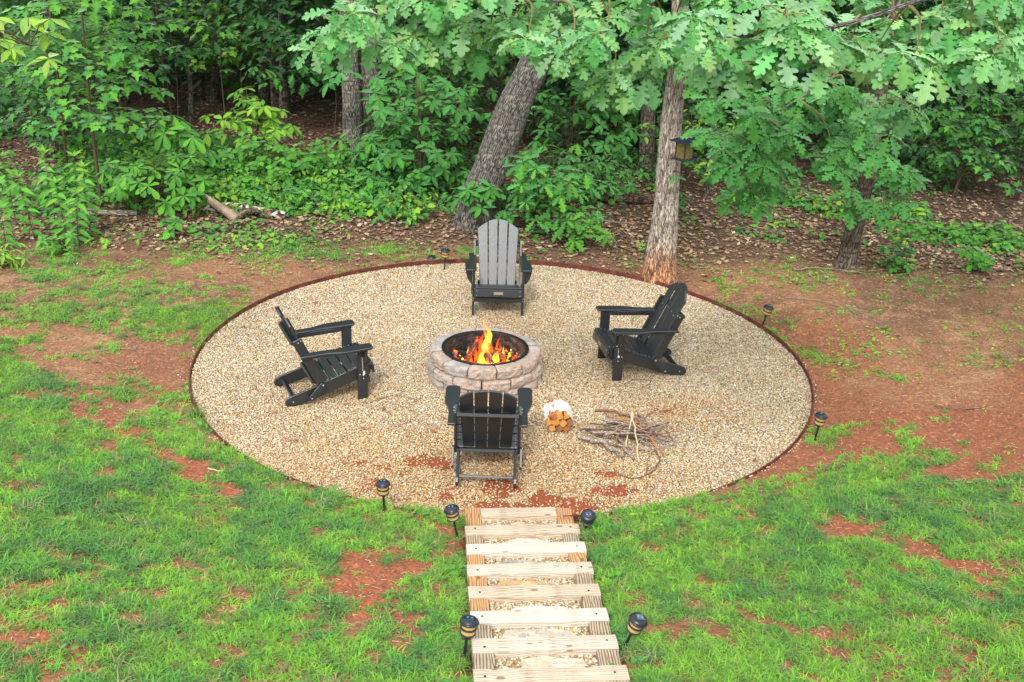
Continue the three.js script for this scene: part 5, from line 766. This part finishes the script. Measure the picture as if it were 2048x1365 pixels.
// oak whose branches hang into the picture from the right, trunk outside the frame
{
  const rand = rng(131), X = 5.1, Z = 4.4, Y = ground(X, Z), t = thing('overhanging_oak', 'white oak with pale green lobed leaves hanging over the yard from the right', 'tree', [X, Y, Z]), L = (x, y, z) => V(x - X, y - Y, z - Z);
  obj('trunk', trunkGeo([[0, -0.1, 0, 0.26], [0.02, 1.2, 0, 0.22], [-0.03, 2.8, 0, 0.19], [0.05, 5, -0.1, 0.14], [0.1, 7, -0.1, 0.08]], 9, 24), std({ ...oakBark }), t);
  const limbs = [[[5.1, 4.4, 4.4], [3.8, 4.7, 4.2], [2.4, 4.5, 4.1], [0.8, 4.2, 4.1], [-0.4, 4.1, 4.05], [-1.1, 4.0, 4.15]], [[5.1, 4.1, 4.45], [3.9, 4.62, 5.0], [2.6, 4.5, 5.05], [1.6, 4.2, 5.25], [0.95, 4.15, 5.4]], [[5.1, 4.0, 4.35], [4.1, 4.6, 3.2], [3.2, 4.5, 2.5], [2.5, 3.5, 2.2], [1.75, 3.0, 2.35]]].map((l) => path(l.map((p) => L(...p)), 28));
  const wood = [[], []]; limbs.forEach((P, i) => wood[0].push(tube(P, P.map((_, k) => lerp(i === 2 ? 0.02 : 0.026, 0.007, k / 28)), 9, 0.1, i)));
  const near = [[-1.05, 3.86, 4.15], [-0.94, 4.05, 4.39], [-0.81, 3.91, 4.02], [-0.8, 4.07, 3.82], [-0.74, 4.24, 3.99], [-0.55, 3.91, 4.19], [-0.53, 4.11, 4.15], [-0.39, 4.2, 3.73], [-0.33, 3.97, 3.97], [-0.13, 4.23, 4.29], [-0.14, 3.87, 3.9], [0.04, 4.05, 3.93], [0.1, 4.28, 3.98], [0.11, 3.95, 4.33], [0.31, 4.08, 3.96], [0.37, 3.94, 4.53], [0.42, 4.25, 4.02], [0.55, 4.04, 4.5], [0.7, 4.3, 4.36], [0.8, 3.82, 4.22], [0.83, 4.07, 3.79], [0.94, 3.97, 4.08], [0.97, 4.31, 4.18],
    [0.92, 4.21, 5.56], [1.08, 4.05, 5.14], [1.24, 4.18, 5.26], [1.25, 4.06, 5.36], [1.33, 4.29, 5.52], [1.38, 4.1, 5.57], [1.45, 4.19, 5.49], [1.76, 4.13, 5.11],
    [1.96, 4.0, 4.8], [2.09, 4.13, 4.62], [2.06, 4.05, 5.25], [2.3, 4.28, 4.81], [2.33, 4.19, 5.05], [2.36, 4.05, 5.08], [2.6, 4.29, 4.68], [2.43, 4.16, 5.36], [2.55, 4.44, 5.13], [2.69, 4.22, 5.06],
    [1.23, 4.26, 4.23], [1.57, 4.33, 3.86], [1.68, 4.18, 4.27], [1.91, 4.29, 3.93], [2.25, 4.17, 3.77], [2.51, 4.31, 3.7], [2.27, 3.66, 4.18], [0.63, 3.73, 4.35], [0.91, 3.98, 4.25]];
  const lower = [[1.71, 2.97, 2.21], [1.69, 3.24, 2.25], [1.76, 2.86, 2.74], [1.92, 2.58, 2.27], [1.85, 3.02, 2.71], [1.97, 3.26, 2.32], [1.95, 3.16, 2.64], [2.25, 2.8, 1.98], [2.24, 3.3, 2.1], [2.29, 3.11, 1.98], [2.5, 3.03, 2.03], [2.45, 2.91, 2.56], [2.49, 3.37, 2.43], [2.62, 3.07, 2.52], [2.88, 3.16, 1.85]];
  const mats = [], cols = [];
  const spray = (s, set, n, m, len, spread, pal) => {
    const c = L(...s); let best = null, bd = 1e9; for (const i of set) for (const p of limbs[i]) { const d = p.distanceTo(c) ; if (d < bd) { bd = d; best = p; } }
    wood[1].push(tube(path([best, best.clone().lerp(c, 0.5).add(V(0.03, 0.08, 0)), c], 6), [0.011, 0.009, 0.008, 0.007, 0.005, 0.004, 0.003], 5, 0.1, 2));
    const away = V(c.x - best.x, 0, c.z - best.z + 0.25); if (away.lengthSq() < 1e-4) away.set(0, 0, 1); away.normalize();
    for (let k = 0; k < n; k++) { const e = c.clone().add(V((rand() - 0.5) * 2 * spread, (rand() - 0.5) * spread, (rand() - 0.5) * 2 * spread)); wood[1].push(tube([c, c.clone().lerp(e, 0.6).add(V(0, 0.015, 0)), e], [0.003, 0.0026, 0.002], 4, 0, 0, false)); whorl(mats, e, UPV.clone().addScaledVector(away, 0.55).add(V((rand() - 0.5) * 0.5, 0, (rand() - 0.5) * 0.5 + 0.25)).normalize(), m, len, rand, 0.38, pal, cols); }
  };
  near.forEach((s, i) => spray(s, i < 23 || i > 40 ? [0] : [1, 0], 5, 7, 0.145, 0.13, [G.pale, G.cool, G.pale, C(0.3, 0.6, 0.16), C(0.17, 0.48, 0.16), C(0.3, 0.6, 0.26)]));
  lower.forEach((s) => spray(s, [2], 7, 7, 0.145, 0.2, [G.oak, G.cool, G.oak, G.mid]));
  obj('limb', wood[0], std({ ...oakBark }), t); obj('twig', wood[1], greenTwig, t);
  { const om = leafMat({ clearcoat: 0.28, clearcoatRoughness: 0.4 }), half = (q) => (_, i) => (i % 5 < 3) === q; for (const q of [true, false]) addLeaves(t, q ? leaf.oak : leaf.oakCurl, mats.filter(half(q)), cols.filter(half(q)), 150, om, 'leaves', 'leaf', 'oak'); }
  const cm = [], cc = []; for (let i = 0; i < 40; i++) { const a = rand() * 6.283, d = 2.2 * Math.sqrt(rand()); cm.push(basis(V(0.6 + Math.cos(a) * d, 5.2 + 3 * rand(), Math.sin(a) * d), V(Math.cos(a), -0.2, Math.sin(a)), UPV, 1.2)); cc.push(tone(G.mid, rand)); } stuffMesh('crown', canopySpray, foliageMat, cm, cc, t);
}
// tree at the left whose leafy branch enters the top left corner, trunk outside the frame
{
  const rand = rng(141), X = -5.3, Z = 2.6, Y = ground(X, Z), t = thing('overhanging_tree', 'tree with glossy yellow green leaves reaching into the top left corner', 'tree', [X, Y, Z]), L = (x, y, z) => V(x - X, y - Y, z - Z);
  obj('trunk', trunkGeo([[0, -0.1, 0, 0.15], [0.02, 1.5, 0, 0.12], [0.05, 3.2, 0, 0.1], [0.0, 5.5, 0, 0.05]], 9, 16), std({ ...oakBark }), t);
  const P = path([L(-5.25, 3.2, 2.6), L(-4.6, 3.55, 2.9), L(-3.9, 3.72, 3.1), L(-3.25, 3.62, 3.2)], 20), wood = [tube(P, P.map((_, k) => lerp(0.04, 0.008, k / 20)), 7, 0.1, 3)], mats = [], cols = [];
  for (let i = 0; i < 54; i++) { const b = P[8 + ((rand() * 13) | 0)], c = b.clone().add(V((rand() - 0.5) * 0.45, -0.25 * rand() + 0.16, (rand() - 0.4) * 0.6)); wood.push(tube([b, b.clone().lerp(c, 0.5).add(V(0, 0.04, 0)), c], [0.006, 0.004, 0.002], 4, 0, 0, false)); whorl(mats, c, V((rand() - 0.5) * 0.5, 1, 0.5).normalize(), 6, 0.13, rand, 0.55, [G.lime, G.lime, G.bright, C(0.3, 0.55, 0.06)], cols); }
  obj('limb', wood, twigMat, t); addLeaves(t, leaf.ellip, mats, cols, 150, leafMat({ clearcoat: 0.4 }), 'leaves', 'leaf', 'corner');
}
// ---------------------------------------------------------------- shrubs, saplings and plants one can tell apart
{
  const gB = [G.bright, G.mid, G.bright], gM = [G.mid, G.dark, G.mid], gY = [G.lime, G.bright, G.lime];
  plant('tulip_sapling', 'tall sapling with star shaped leaves at the left, thin bare stem below', 'sapling', -5.8, -4.9, { seed: 1, h: 3.6, r: 1.0, stems: 1, whorls: 88, leaf: 'star', len: 0.15, cols: [G.bright, G.mid, G.bright, G.cool], from: 0.36, pow: 1, rad: 0.032, m: 5, singles: 120, sag: 0.15, tilt: 0.4, lean: [0.05, 0.1] });
  plant('tulip_sapling', 'darker star leaved sapling at the left edge behind the tall one', 'sapling', -6.65, -6.0, { seed: 2, h: 2.7, r: 1.0, stems: 1, whorls: 70, leaf: 'star', len: 0.14, cols: gM, from: 0.25, pow: 1, rad: 0.03, singles: 60 });
  plant('rhododendron', 'low shrub with whorls of oval leaves at the foot of the left sapling', 'shrub', -4.95, -4.75, { seed: 3, h: 0.85, r: 0.75, stems: 6, whorls: 62, leaf: 'oval', len: 0.17, cols: [G.bright, G.mid, G.bright], from: 0.3, m: 6, droop: 0.25, singles: 150, extra: false });
  plant('magnolia_sprout', 'sprout with long hanging oval leaves above the oval leaved shrub', 'shrub', -4.65, -5.1, { seed: 4, h: 1.35, r: 0.4, stems: 2, whorls: 14, leaf: 'oval', len: 0.22, cols: gB, from: 0.6, m: 6, droop: 0.55, singles: 60, extra: false });
  plant('spicebush', 'yellow green shrub with broad oval leaves in front of the dark woods', 'shrub', -4.2, -7.2, { seed: 5, h: 1.35, r: 0.62, stems: 3, whorls: 42, leaf: 'ellip', len: 0.19, cols: gY, from: 0.35, m: 5, singles: 120, droop: 0.35 });
  plant('hickory_sapling', 'sapling with big pale oval leaflets in front of the twin trunks', 'sapling', -2.02, -7.1, { seed: 6, h: 2.3, r: 0.85, stems: 2, whorls: 20, leaf: 'ellip', len: 0.24, cols: [G.cool, G.mid, G.cool], from: 0.35, m: 5, singles: 110, rad: 0.016, droop: 0.3 });
  plant('hickory_shrub', 'big leafy shrub between the twin trunks and the leaning oak', 'shrub', -1.35, -6.2, { seed: 7, h: 1.9, r: 0.85, stems: 7, whorls: 95, leaf: 'ellip', len: 0.17, cols: [G.mid, G.cool, G.oak, G.mid], from: 0.15, m: 6, singles: 150, droop: 0.4 });
  plant('hickory_shrub', 'taller darker shrub behind, left of the top of the leaning trunk', 'shrub', -1.0, -8.2, { seed: 8, h: 2.6, r: 1.0, stems: 6, whorls: 95, leaf: 'ellip', len: 0.15, cols: gM, from: 0.2, singles: 60 });
  plant('maple_shrub', 'low lobed leaf shrub at the foot of the twin trunks', 'shrub', -2.0, -6.3, { seed: 9, h: 0.95, r: 0.7, stems: 6, whorls: 46, leaf: 'oakLow', len: 0.19, cols: [G.mid, G.bright, G.oak], from: 0.2, singles: 120 });
  plant('maple_shrub', 'low green shrub left of the rotten stump', 'shrub', -3.5, -6.3, { seed: 10, h: 0.7, r: 0.85, stems: 7, whorls: 60, leaf: 'round', len: 0.1, cols: gB, from: 0.2, singles: 60 });
  plant('oak_sprout', 'bush of oak sprouts right of the leaning oak, behind the chair', 'shrub', 0.55, -4.45, { seed: 11, h: 1.15, r: 0.75, stems: 7, whorls: 58, leaf: 'oakLow', len: 0.19, cols: [G.mid, G.bright, G.oak, G.cool], from: 0.25, singles: 160, droop: 0.4 });
  plant('oak_sprout', 'bright sprout with round lobed leaves in front of the oak bush', 'shrub', 1.0, -3.9, { seed: 12, h: 0.5, r: 0.34, stems: 3, whorls: 12, leaf: 'oakLow', len: 0.19, cols: gB, from: 0.3, singles: 60 });
  plant('holly_sprig', 'dark sprig with oval leaves in front of the foot of the leaning oak', 'shrub', -0.36, -4.36, { seed: 13, h: 0.85, r: 0.32, stems: 2, whorls: 10, leaf: 'ellip', len: 0.17, cols: [G.mid, G.oak], from: 0.55, singles: 60, m: 5 });
  plant('understory_shrub', 'wide pale leaved shrub right behind the leaning oak', 'shrub', 0.95, -7.4, { seed: 14, h: 1.5, r: 1.0, stems: 5, whorls: 64, leaf: 'ellip', len: 0.17, cols: [G.cool, G.mid, G.oak], from: 0.2, singles: 60 });
  plant('understory_shrub', 'loose green shrub between the leaning oak and the middle tree', 'shrub', 1.55, -8.9, { seed: 15, h: 2.0, r: 1.1, stems: 5, whorls: 70, leaf: 'star', len: 0.15, cols: gM, from: 0.2, singles: 40 });
  plant('understory_shrub', 'shrub in shade just left of the middle tree trunk', 'shrub', 1.3, -5.9, { seed: 16, h: 0.8, r: 0.7, stems: 5, whorls: 44, leaf: 'ellip', len: 0.12, cols: gM, from: 0.2, singles: 40 });
  plant('understory_shrub', 'shrub with small leaves right of the bird feeder', 'shrub', 2.7, -6.9, { seed: 17, h: 1.6, r: 0.85, stems: 5, whorls: 60, leaf: 'ellip', len: 0.12, cols: [G.mid, G.dark, G.lime], from: 0.15, singles: 40 });
  plant('maple_sapling', 'maple sapling with layered leaves at the right, beyond the small oak', 'sapling', 7.0, -7.1, { seed: 18, h: 1.9, r: 1.0, stems: 3, whorls: 80, leaf: 'star', len: 0.13, cols: [G.mid, G.bright, G.dark, G.cool], from: 0.2, singles: 90, cone: true, tilt: 0.3 });
  plant('maple_sapling', 'maple sapling cut by the right edge of the picture', 'sapling', 8.0, -7.2, { seed: 19, h: 2.1, r: 1.0, stems: 3, whorls: 70, leaf: 'star', len: 0.13, cols: gM, from: 0.15, singles: 50, tilt: 0.3 });
  plant('maple_sapling', 'dark maple sapling behind the lowest oak leaves, right of the middle', 'sapling', 5.7, -8.2, { seed: 20, h: 2.2, r: 1.1, stems: 3, whorls: 70, leaf: 'star', len: 0.13, cols: [G.dark, G.mid], from: 0.15, singles: 30, tilt: 0.3 });
  plant('maple_sapling', 'bright maple sapling in the woods at the upper left', 'sapling', -6.0, -9.4, { seed: 21, h: 2.6, r: 1.3, stems: 2, whorls: 76, leaf: 'star', len: 0.15, cols: [G.bright, G.mid, G.dark], from: 0.5, singles: 40, tilt: 0.25, rad: 0.02 });
  plant('maple_sapling', 'maple sapling between the dark trunks at the upper left', 'sapling', -4.9, -10.2, { seed: 22, h: 2.7, r: 1.1, stems: 2, whorls: 60, leaf: 'star', len: 0.15, cols: [G.bright, G.mid, G.lime], from: 0.55, singles: 40, tilt: 0.25, rad: 0.02 });
  plant('maple_sapling', 'sapling crown hanging at the top left corner', 'sapling', -7.4, -7.6, { seed: 23, h: 3.0, r: 1.2, stems: 2, whorls: 70, leaf: 'star', len: 0.15, cols: gB, from: 0.45, singles: 40, tilt: 0.3, rad: 0.02 });
  plant('young_plant', 'small leafy plant on the litter right of the small oak', 'plant', 4.99, -3.2, { seed: 24, h: 0.34, r: 0.2, stems: 3, whorls: 12, leaf: 'round', len: 0.09, cols: gM, from: 0.2, singles: 40 });
  plant('young_plant', 'small leafy plant on the litter close to the right edge', 'plant', 6.0, -3.3, { seed: 25, h: 0.36, r: 0.2, stems: 3, whorls: 11, leaf: 'round', len: 0.1, cols: gB, from: 0.2, singles: 40 });
  plant('young_plant', 'small seedling in the litter below the split weathered log', 'plant', -4.55, -3.65, { seed: 26, h: 0.3, r: 0.16, stems: 2, whorls: 7, leaf: 'round', len: 0.1, cols: gB, from: 0.3, singles: 30 });
  plant('young_plant', 'low pointed leaf plant at the left edge of the dirt', 'plant', -5.55, -2.75, { seed: 27, h: 0.32, r: 0.25, stems: 5, whorls: 14, leaf: 'lance', len: 0.13, cols: gB, from: 0.2, singles: 40 });
  plant('young_plant', 'low green plant by the left edge, nearest the lawn', 'plant', -6.1, -2.2, { seed: 28, h: 0.26, r: 0.25, stems: 5, whorls: 14, leaf: 'lance', len: 0.11, cols: gY, from: 0.2, singles: 30 });
  // stalks with pairs of pointed leaves
  const stalk = (label, x, z, h, seed, lx) => {
    const rand = rng(seed), t = thing('tall_stalk_plant', label, 'plant', [x, ground(x, z), z], 0, 'pointed leaf stalks at the left edge'), P = path([V(0, 0, 0), V(lx * 0.4, h * 0.5, 0.03), V(lx, h, 0.06)], 12), mats = [], cols = [];
    obj('stalk', tube(P, P.map((_, i) => 0.008 * (1 - i * 0.06)), 6), std({ color: C(0.12, 0.16, 0.05) }), t);
    for (let i = 2; i <= 12; i++) { const n = i === 12 ? 5 : 2; for (let k = 0; k < n; k++) { const a = i * 1.6 + k / n * 6.283 + rand() * 0.5, d = V(Math.cos(a), i === 12 ? 0.9 : 0.12 - 0.5 * rand(), Math.sin(a)), l = (i === 12 ? 0.13 : 0.23 - 0.004 * i) * (0.8 + 0.4 * rand()); mats.push(basis(P[i], d, V((rand() - 0.5) * 0.3, 1, 0.5), l)); cols.push(tone(i > 8 ? G.bright.clone().lerp(G.lime, 0.25) : G.bright.clone().lerp(G.mid, 0.3), rand, 0.25)); } }
    addLeaves(t, leaf.lance, mats, cols, 60); return t;
  };
  stalk('tall pointed leaf stalk, highest of those by the left saplings', -5.95, -3.6, 1.12, 1, -0.02); stalk('pointed leaf stalk with a leafy top, rightmost by the left saplings', -5.5, -3.55, 0.98, 2, 0.03); stalk('pointed leaf stalk nearest the dirt in front of the left saplings', -5.55, -3.25, 0.72, 3, 0.08); stalk('short pointed leaf stalk at the left edge of the picture', -6.35, -2.95, 0.55, 4, 0.02); stalk('pointed leaf stalk in shade at the far left edge', -6.6, -3.9, 0.95, 5, -0.05); stalk('pointed leaf stalk half hidden behind the tallest stalk', -5.75, -3.95, 1.0, 6, 0.02); stalk('slender pointed leaf stalk between the tallest and the rightmost stalks', -5.75, -3.4, 0.8, 7, -0.04); stalk('leaning pointed leaf stalk above the left edge of the dirt', -6.15, -3.35, 0.85, 8, -0.1);
}
// ---------------------------------------------------------------- masses nobody could count
{
  const rand = rng(201);
  const mini = (kind, n, spread, len, flat, seed) => { const r = rng(seed), g = []; for (let i = 0; i < n; i++) { const a = r() * 6.283, d = spread * Math.sqrt(r()), q = leaf[kind].clone(); q.applyMatrix4(basis(V(Math.cos(a) * d, (r() - 0.5) * flat, Math.sin(a) * d), V(Math.cos(a) + (r() - 0.5), -0.15 - 0.4 * r(), Math.sin(a) + (r() - 0.5)), V((r() - 0.5) * 0.7, 1, (r() - 0.5) * 0.7), len * (0.7 + 0.6 * r()))); g.push(q); } return merge(g); };
  const covers = [mini('round', 12, 0.16, 0.075, 0.10, 1), mini('ellip', 12, 0.17, 0.09, 0.12, 2), mini('oakLow', 7, 0.15, 0.12, 0.1, 3)], sprays = [mini('star', 15, 0.32, 0.13, 0.16, 4), mini('ellip', 16, 0.3, 0.14, 0.16, 5), mini('oakLow', 12, 0.3, 0.16, 0.18, 6)];
  const mass = (name, label, geos, spots, pal) => { const top = new THREE.Group(); top.name = numbered(name); scene.add(top); tag(top, label, null, null, 'stuff'); const S = geos.map(() => [[], []]); for (const [p, s, c] of spots) { const k = (rand() * geos.length) | 0; S[k][0].push(basis(p, V(rand() - 0.5, (rand() - 0.5) * 0.3, rand() - 0.5), V((rand() - 0.5) * 0.5, 1, (rand() - 0.5) * 0.5 + 0.4), s)); S[k][1].push(tone(c, rand)); } S.forEach(([m, c], k) => m.length && stuffMesh('leaves', geos[k], foliageMat, m, c, top)); return top; };
  // ground cover
  const gc = []; const zone = (x0, x1, z0, z1, n, f, pal, hmax) => { for (let i = 0; i < n; i++) { const x = lerp(x0, x1, rand()), z = lerp(z0, z1, rand()); if (rand() > f(x, z)) continue; gc.push([V(x, ground(x, z) + 0.03 + hmax * rand() * rand(), z), 0.7 + 0.6 * rand(), pal[(rand() * pal.length) | 0]]); } };
  const gp = [G.bright, G.mid, G.bright, G.lime, G.cool];
  zone(-6.8, -1.2, -8.4, -4.75, 2600, (x, z) => (x < -5.2 && z > -5.2 ? 0.12 : 1) * sstep(0.28, 0.5, fbm(x * 0.9, z * 0.9, 7, 3)) * sstep(-8.6, -7.8, z + 0.4 * Math.sin(x * 2)) * (x > -3.6 && z > -5.5 ? 0.75 : 1), gp, 0.45);
  zone(-1.2, 2.5, -9.5, -5.2, 900, (x, z) => sstep(0.4, 0.6, fbm(x, z, 17, 3)), [G.mid, G.bright, G.mid, G.dark], 0.3);
  zone(3.3, 6.2, -6.6, -5.1, 420, (x, z) => sstep(0.42, 0.6, fbm(x * 1.2, z * 2, 27, 2)), gp, 0.15); zone(5.4, 7.3, -5.4, -4.5, 200, () => 0.8, gp, 0.1); zone(2.5, 9.5, -10, -6.5, 900, (x, z) => sstep(0.45, 0.6, fbm(x, z, 37, 3)), [G.mid, G.dark, G.mid], 0.3);
  zone(-9.5, -6, -9, -4.5, 700, (x, z) => sstep(0.4, 0.55, fbm(x, z, 47, 3)), [G.mid, G.bright, G.dark], 0.5); zone(-7, 7, -4.9, -3.3, 330, (x, z) => sstep(0.5, 0.66, fbm(x * 1.4, z * 1.4, 57, 2)), gp, 0.06);
  mass('ground_cover', 'low bright green plants carpeting the edge of the woods', covers, gc);
  // undergrowth of the woods behind, with gaps down to the dark litter
  const ug = [];
  for (let i = 0; i < 15000; i++) {
    const z = -8.6 - 17 * Math.pow(rand(), 1.2), x = (rand() - 0.5) * (14 - z * 0.75), h = rand(), d = -8 - z, open = x > -7.4 - d * 0.1 && x < -2.9 && z > -12 ? 1 : 0, y = lerp(0.1, 4.2, Math.pow(h, 0.9));
    const n = fbm(x * 0.75 + 3, y * 0.8 + z * 0.45, 67, 3); if (n < (open ? 0.55 : 0.42) || (open && y < 0.75 + 0.3 * n)) continue;
    ug.push([V(x, ground(x, z) + y, z), 0.8 + 0.6 * rand(), rand() < 0.12 ? G.bright : rand() < 0.28 ? G.mid : rand() < 0.9 ? G.dark : G.cool]);
  }
  const ugTop = mass('woodland_undergrowth', 'dense dark green undergrowth filling the woods behind', sprays, ug), stems = [];
  for (let i = 0; i < 150; i++) { const z = -8.8 - 11 * rand(), x = (rand() - 0.5) * (15 - z * 0.7), y = ground(x, z), h = 1 + 2.6 * rand(), r = 0.006 + 0.014 * rand() * rand(), P = path([V(x, y - 0.03, z), V(x + 0.12 * (rand() - 0.5), y + h * 0.5, z + 0.1 * (rand() - 0.5)), V(x + 0.5 * (rand() - 0.5), y + h, z + 0.3 * (rand() - 0.5))], 6); stems.push(tube(P, P.map((_, k) => r * (1 - k * 0.1)), 5, 0.1, i, false)); }
  obj('stems', stems, std({ color: C(0.12, 0.09, 0.07) }), ugTop).userData.kind = 'stuff';
  const far = []; for (let i = 0; i < 5200; i++) { const z = -24 - 22 * rand(), x = (rand() - 0.5) * 64, y = 6.5 * rand(); far.push([V(x, ground(x, z) + y, z), 2.0 + 1.6 * rand(), rand() < 0.5 ? G.dark : G.mid]); }
  mass('distant_woods', 'far wood reading as one dark green mass', sprays, far);
  // leaf litter
  const lit = (seed) => { const w = 5, g = new THREE.PlaneGeometry(0.55, 1, 2, 3), p = g.attributes.position, r = rng(seed), b = r() * 0.5 - 0.1; for (let i = 0; i < p.count; i++) { const x = p.getX(i), y = p.getY(i), k = Math.sqrt(Math.max(0.02, 1 - Math.pow(y / 0.52, 2))); p.setXYZ(i, x * k * (0.8 + 0.5 * r()), 0.5 * x * x + b * y * y + 0.16 * (r() - 0.3), y); } g.computeVertexNormals(); g.deleteAttribute('uv'); return g; };
  const lg = [lit(1), lit(2), lit(3), lit(4)], LC = ['#967a60', '#ac9076', '#765c46', '#c2a88c', '#86664e', '#ae9276', '#94785e', '#5e4836', '#9c785c', '#7a6048'].map((h) => S(h)), LS = lg.map(() => [[], []]), lm = std({ color: 0xffffff, roughness: 0.85 });
  for (let i = 0; i < 80000; i++) { const z = -2.4 - 19 * Math.pow(rand(), 1.5), x = (rand() - 0.5) * (15 - z * 0.95); if (Math.hypot(x, z) < R + 0.05 || rand() > Math.pow(litterAt(x, z), 1.4) + 0.02) continue; const p = V(x, ground(x, z) + 0.004 + 0.022 * rand(), z); if (!inFrame(p, 1.08)) continue; const k = (rand() * 4) | 0, a = rand() * 6.283; LS[k][0].push(basis(p, V(Math.cos(a), (rand() - 0.5) * 0.5, Math.sin(a)), V((rand() - 0.5) * 0.9, 1, (rand() - 0.5) * 0.9), 0.036 + 0.048 * rand())); LS[k][1].push(tone(LC[(rand() * LC.length) | 0], rand, 0.4)); }
  for (let i = 0; i < 46; i++) { const a = rand() * 6.283, r = R * Math.sqrt(rand()), x = Math.cos(a) * r, z = Math.sin(a) * r; if (Math.hypot(x + 0.18, z - 0.38) < 0.6) continue; LS[i & 3][0].push(basis(V(x, 0.014, z), V(rand() - 0.5, 0.1, rand() - 0.5), V((rand() - 0.5) * 0.6, 1, 0.2), 0.03 + 0.035 * rand())); LS[i & 3][1].push(tone(S('#8a5a34'), rand, 0.4)); }
  const ll = new THREE.Group(); ll.name = 'leaf_litter'; scene.add(ll); tag(ll, 'dry brown fallen leaves covering the forest floor', null, null, 'stuff'); LS.forEach(([m, c], k) => stuffMesh('dry_leaves', lg[k], lm, m, c, ll));
  // weeds and straw on the bare dirt
  const wd = []; const weeds = (x0, x1, z0, z1, n, th) => { for (let i = 0; i < n; i++) { const x = lerp(x0, x1, rand()), z = lerp(z0, z1, rand()); if (Math.hypot(x, z) < R + 0.06 || fbm(x * 1.6, z * 1.6, 77, 3) < th) continue; wd.push([V(x, ground(x, z) + 0.015, z), 0.28 + 0.32 * rand(), rand() < 0.45 ? G.lime : G.bright]); } };
  weeds(3.2, 7.6, -3.2, 0.2, 420, 0.5); weeds(-7.5, -0.8, -4.2, -2.1, 420, 0.5); weeds(2.2, 7, -3.6, -2.4, 160, 0.5); weeds(3, 6.5, 0, 3, 60, 0.55); weeds(-0.5, 2, -4.2, -3.1, 70, 0.5); weeds(-6, -3, -2, 2, 70, 0.5);
  for (let i = 0; i < 46; i++) { const a = rand() * 6.283, r = R * Math.sqrt(rand()); wd.push([V(Math.cos(a) * r, 0.012, Math.sin(a) * r), 0.16 + 0.2 * rand(), rand() < 0.5 ? G.lime : G.bright]); }
  for (const [x, z] of [[1.15, 3.22], [1.3, 3.2], [1.42, 3.16], [1.25, 3.3]]) for (let k = 0; k < 3; k++) wd.push([V(x + 0.05 * (rand() - 0.5), ground(x, z) + 0.03, z + 0.05 * (rand() - 0.5)), 0.5, G.lime]);
  for (let i = 0; i < 260; i++) { const x = (rand() - 0.5) * 9, z = 0.5 + 6 * rand(), p = V(x, ground(x, z) + 0.02, z); if (lawn(x, z) > 0.2) wd.push([p, 0.4 + 0.4 * rand(), rand() < 0.6 ? G.bright : G.mid]); }
  mass('weeds', 'small bright weeds scattered over the dirt and gravel', [mini('ellip', 8, 0.12, 0.09, 0.05, 8), mini('round', 8, 0.12, 0.08, 0.05, 9)], wd);
  const straw = new THREE.BoxGeometry(0.0024, 0.0018, 1), sm = [], sc = []; for (let i = 0; i < 42000; i++) { const x = (rand() - 0.5) * 15, z = -5.5 + 12 * rand(); if (Math.hypot(x, z) < R + 0.04) continue; const [sa, sb] = stairLocal(x, z); if (sb > -0.2 && Math.abs(sa) < 0.5) continue; const y = ground(x, z), p = V(x, y + 0.006, z); if (!inFrame(p, 1.05)) continue; const a = rand() * 6.283; sm.push(basis(p, V(Math.cos(a), (rand() - 0.5) * 0.2, Math.sin(a)), UPV, 0.8 + rand(), 1, 0.014 + 0.06 * rand() * rand())); sc.push(tone(rand() < 0.6 ? S('#c9a67c') : S('#8a6850'), rand, 0.4)); }
  straw.deleteAttribute('uv'); const sg = stuffMesh('straw', straw, std({ color: 0xffffff, roughness: 0.9 }), sm, sc); sg.userData.label = 'short dry stems and straw scattered over the ground';
}
{ // crumbs and clods on the bare soil, a few dry leaves on the gravel
  const rand = rng(221), m = [], c = [], q = new THREE.Quaternion(), e = new THREE.Euler(), K = ['#a8623e', '#8f5638', '#7c563e', '#b0754e', '#94704f'].map((h) => S(h));
  for (let i = 0; i < 26000; i++) { const x = (rand() - 0.5) * 14, z = -4.5 + 10.8 * rand(); if (Math.hypot(x, z) < R + 0.03) continue; const [a, b] = stairLocal(x, z); if (b > -0.2 && Math.abs(a) < 0.5) continue; const p = V(x, ground(x, z) + 0.001, z); if (!inFrame(p, 1.04) || fbm(x * 2, z * 2, 311, 2) < 0.42) continue; const s = 0.003 + 0.012 * Math.pow(rand(), 4); q.setFromEuler(e.set(rand() * 6, rand() * 6, 0)); m.push(new THREE.Matrix4().compose(p, q, V(s * 1.3, s, s))); c.push(tone(K[(rand() * 5) | 0], rand, 0.4)); }
  stuffMesh('soil_clods', pebbleGeos[1], std({ color: 0xffffff, roughness: 1 }), m, c).userData.label = 'small clods and crumbs of clay lying on the bare soil';
}
scene.traverse((o) => { if (o.isMesh) { o.castShadow = true; o.receiveShadow = true; } });
renderer.render(scene, camera);
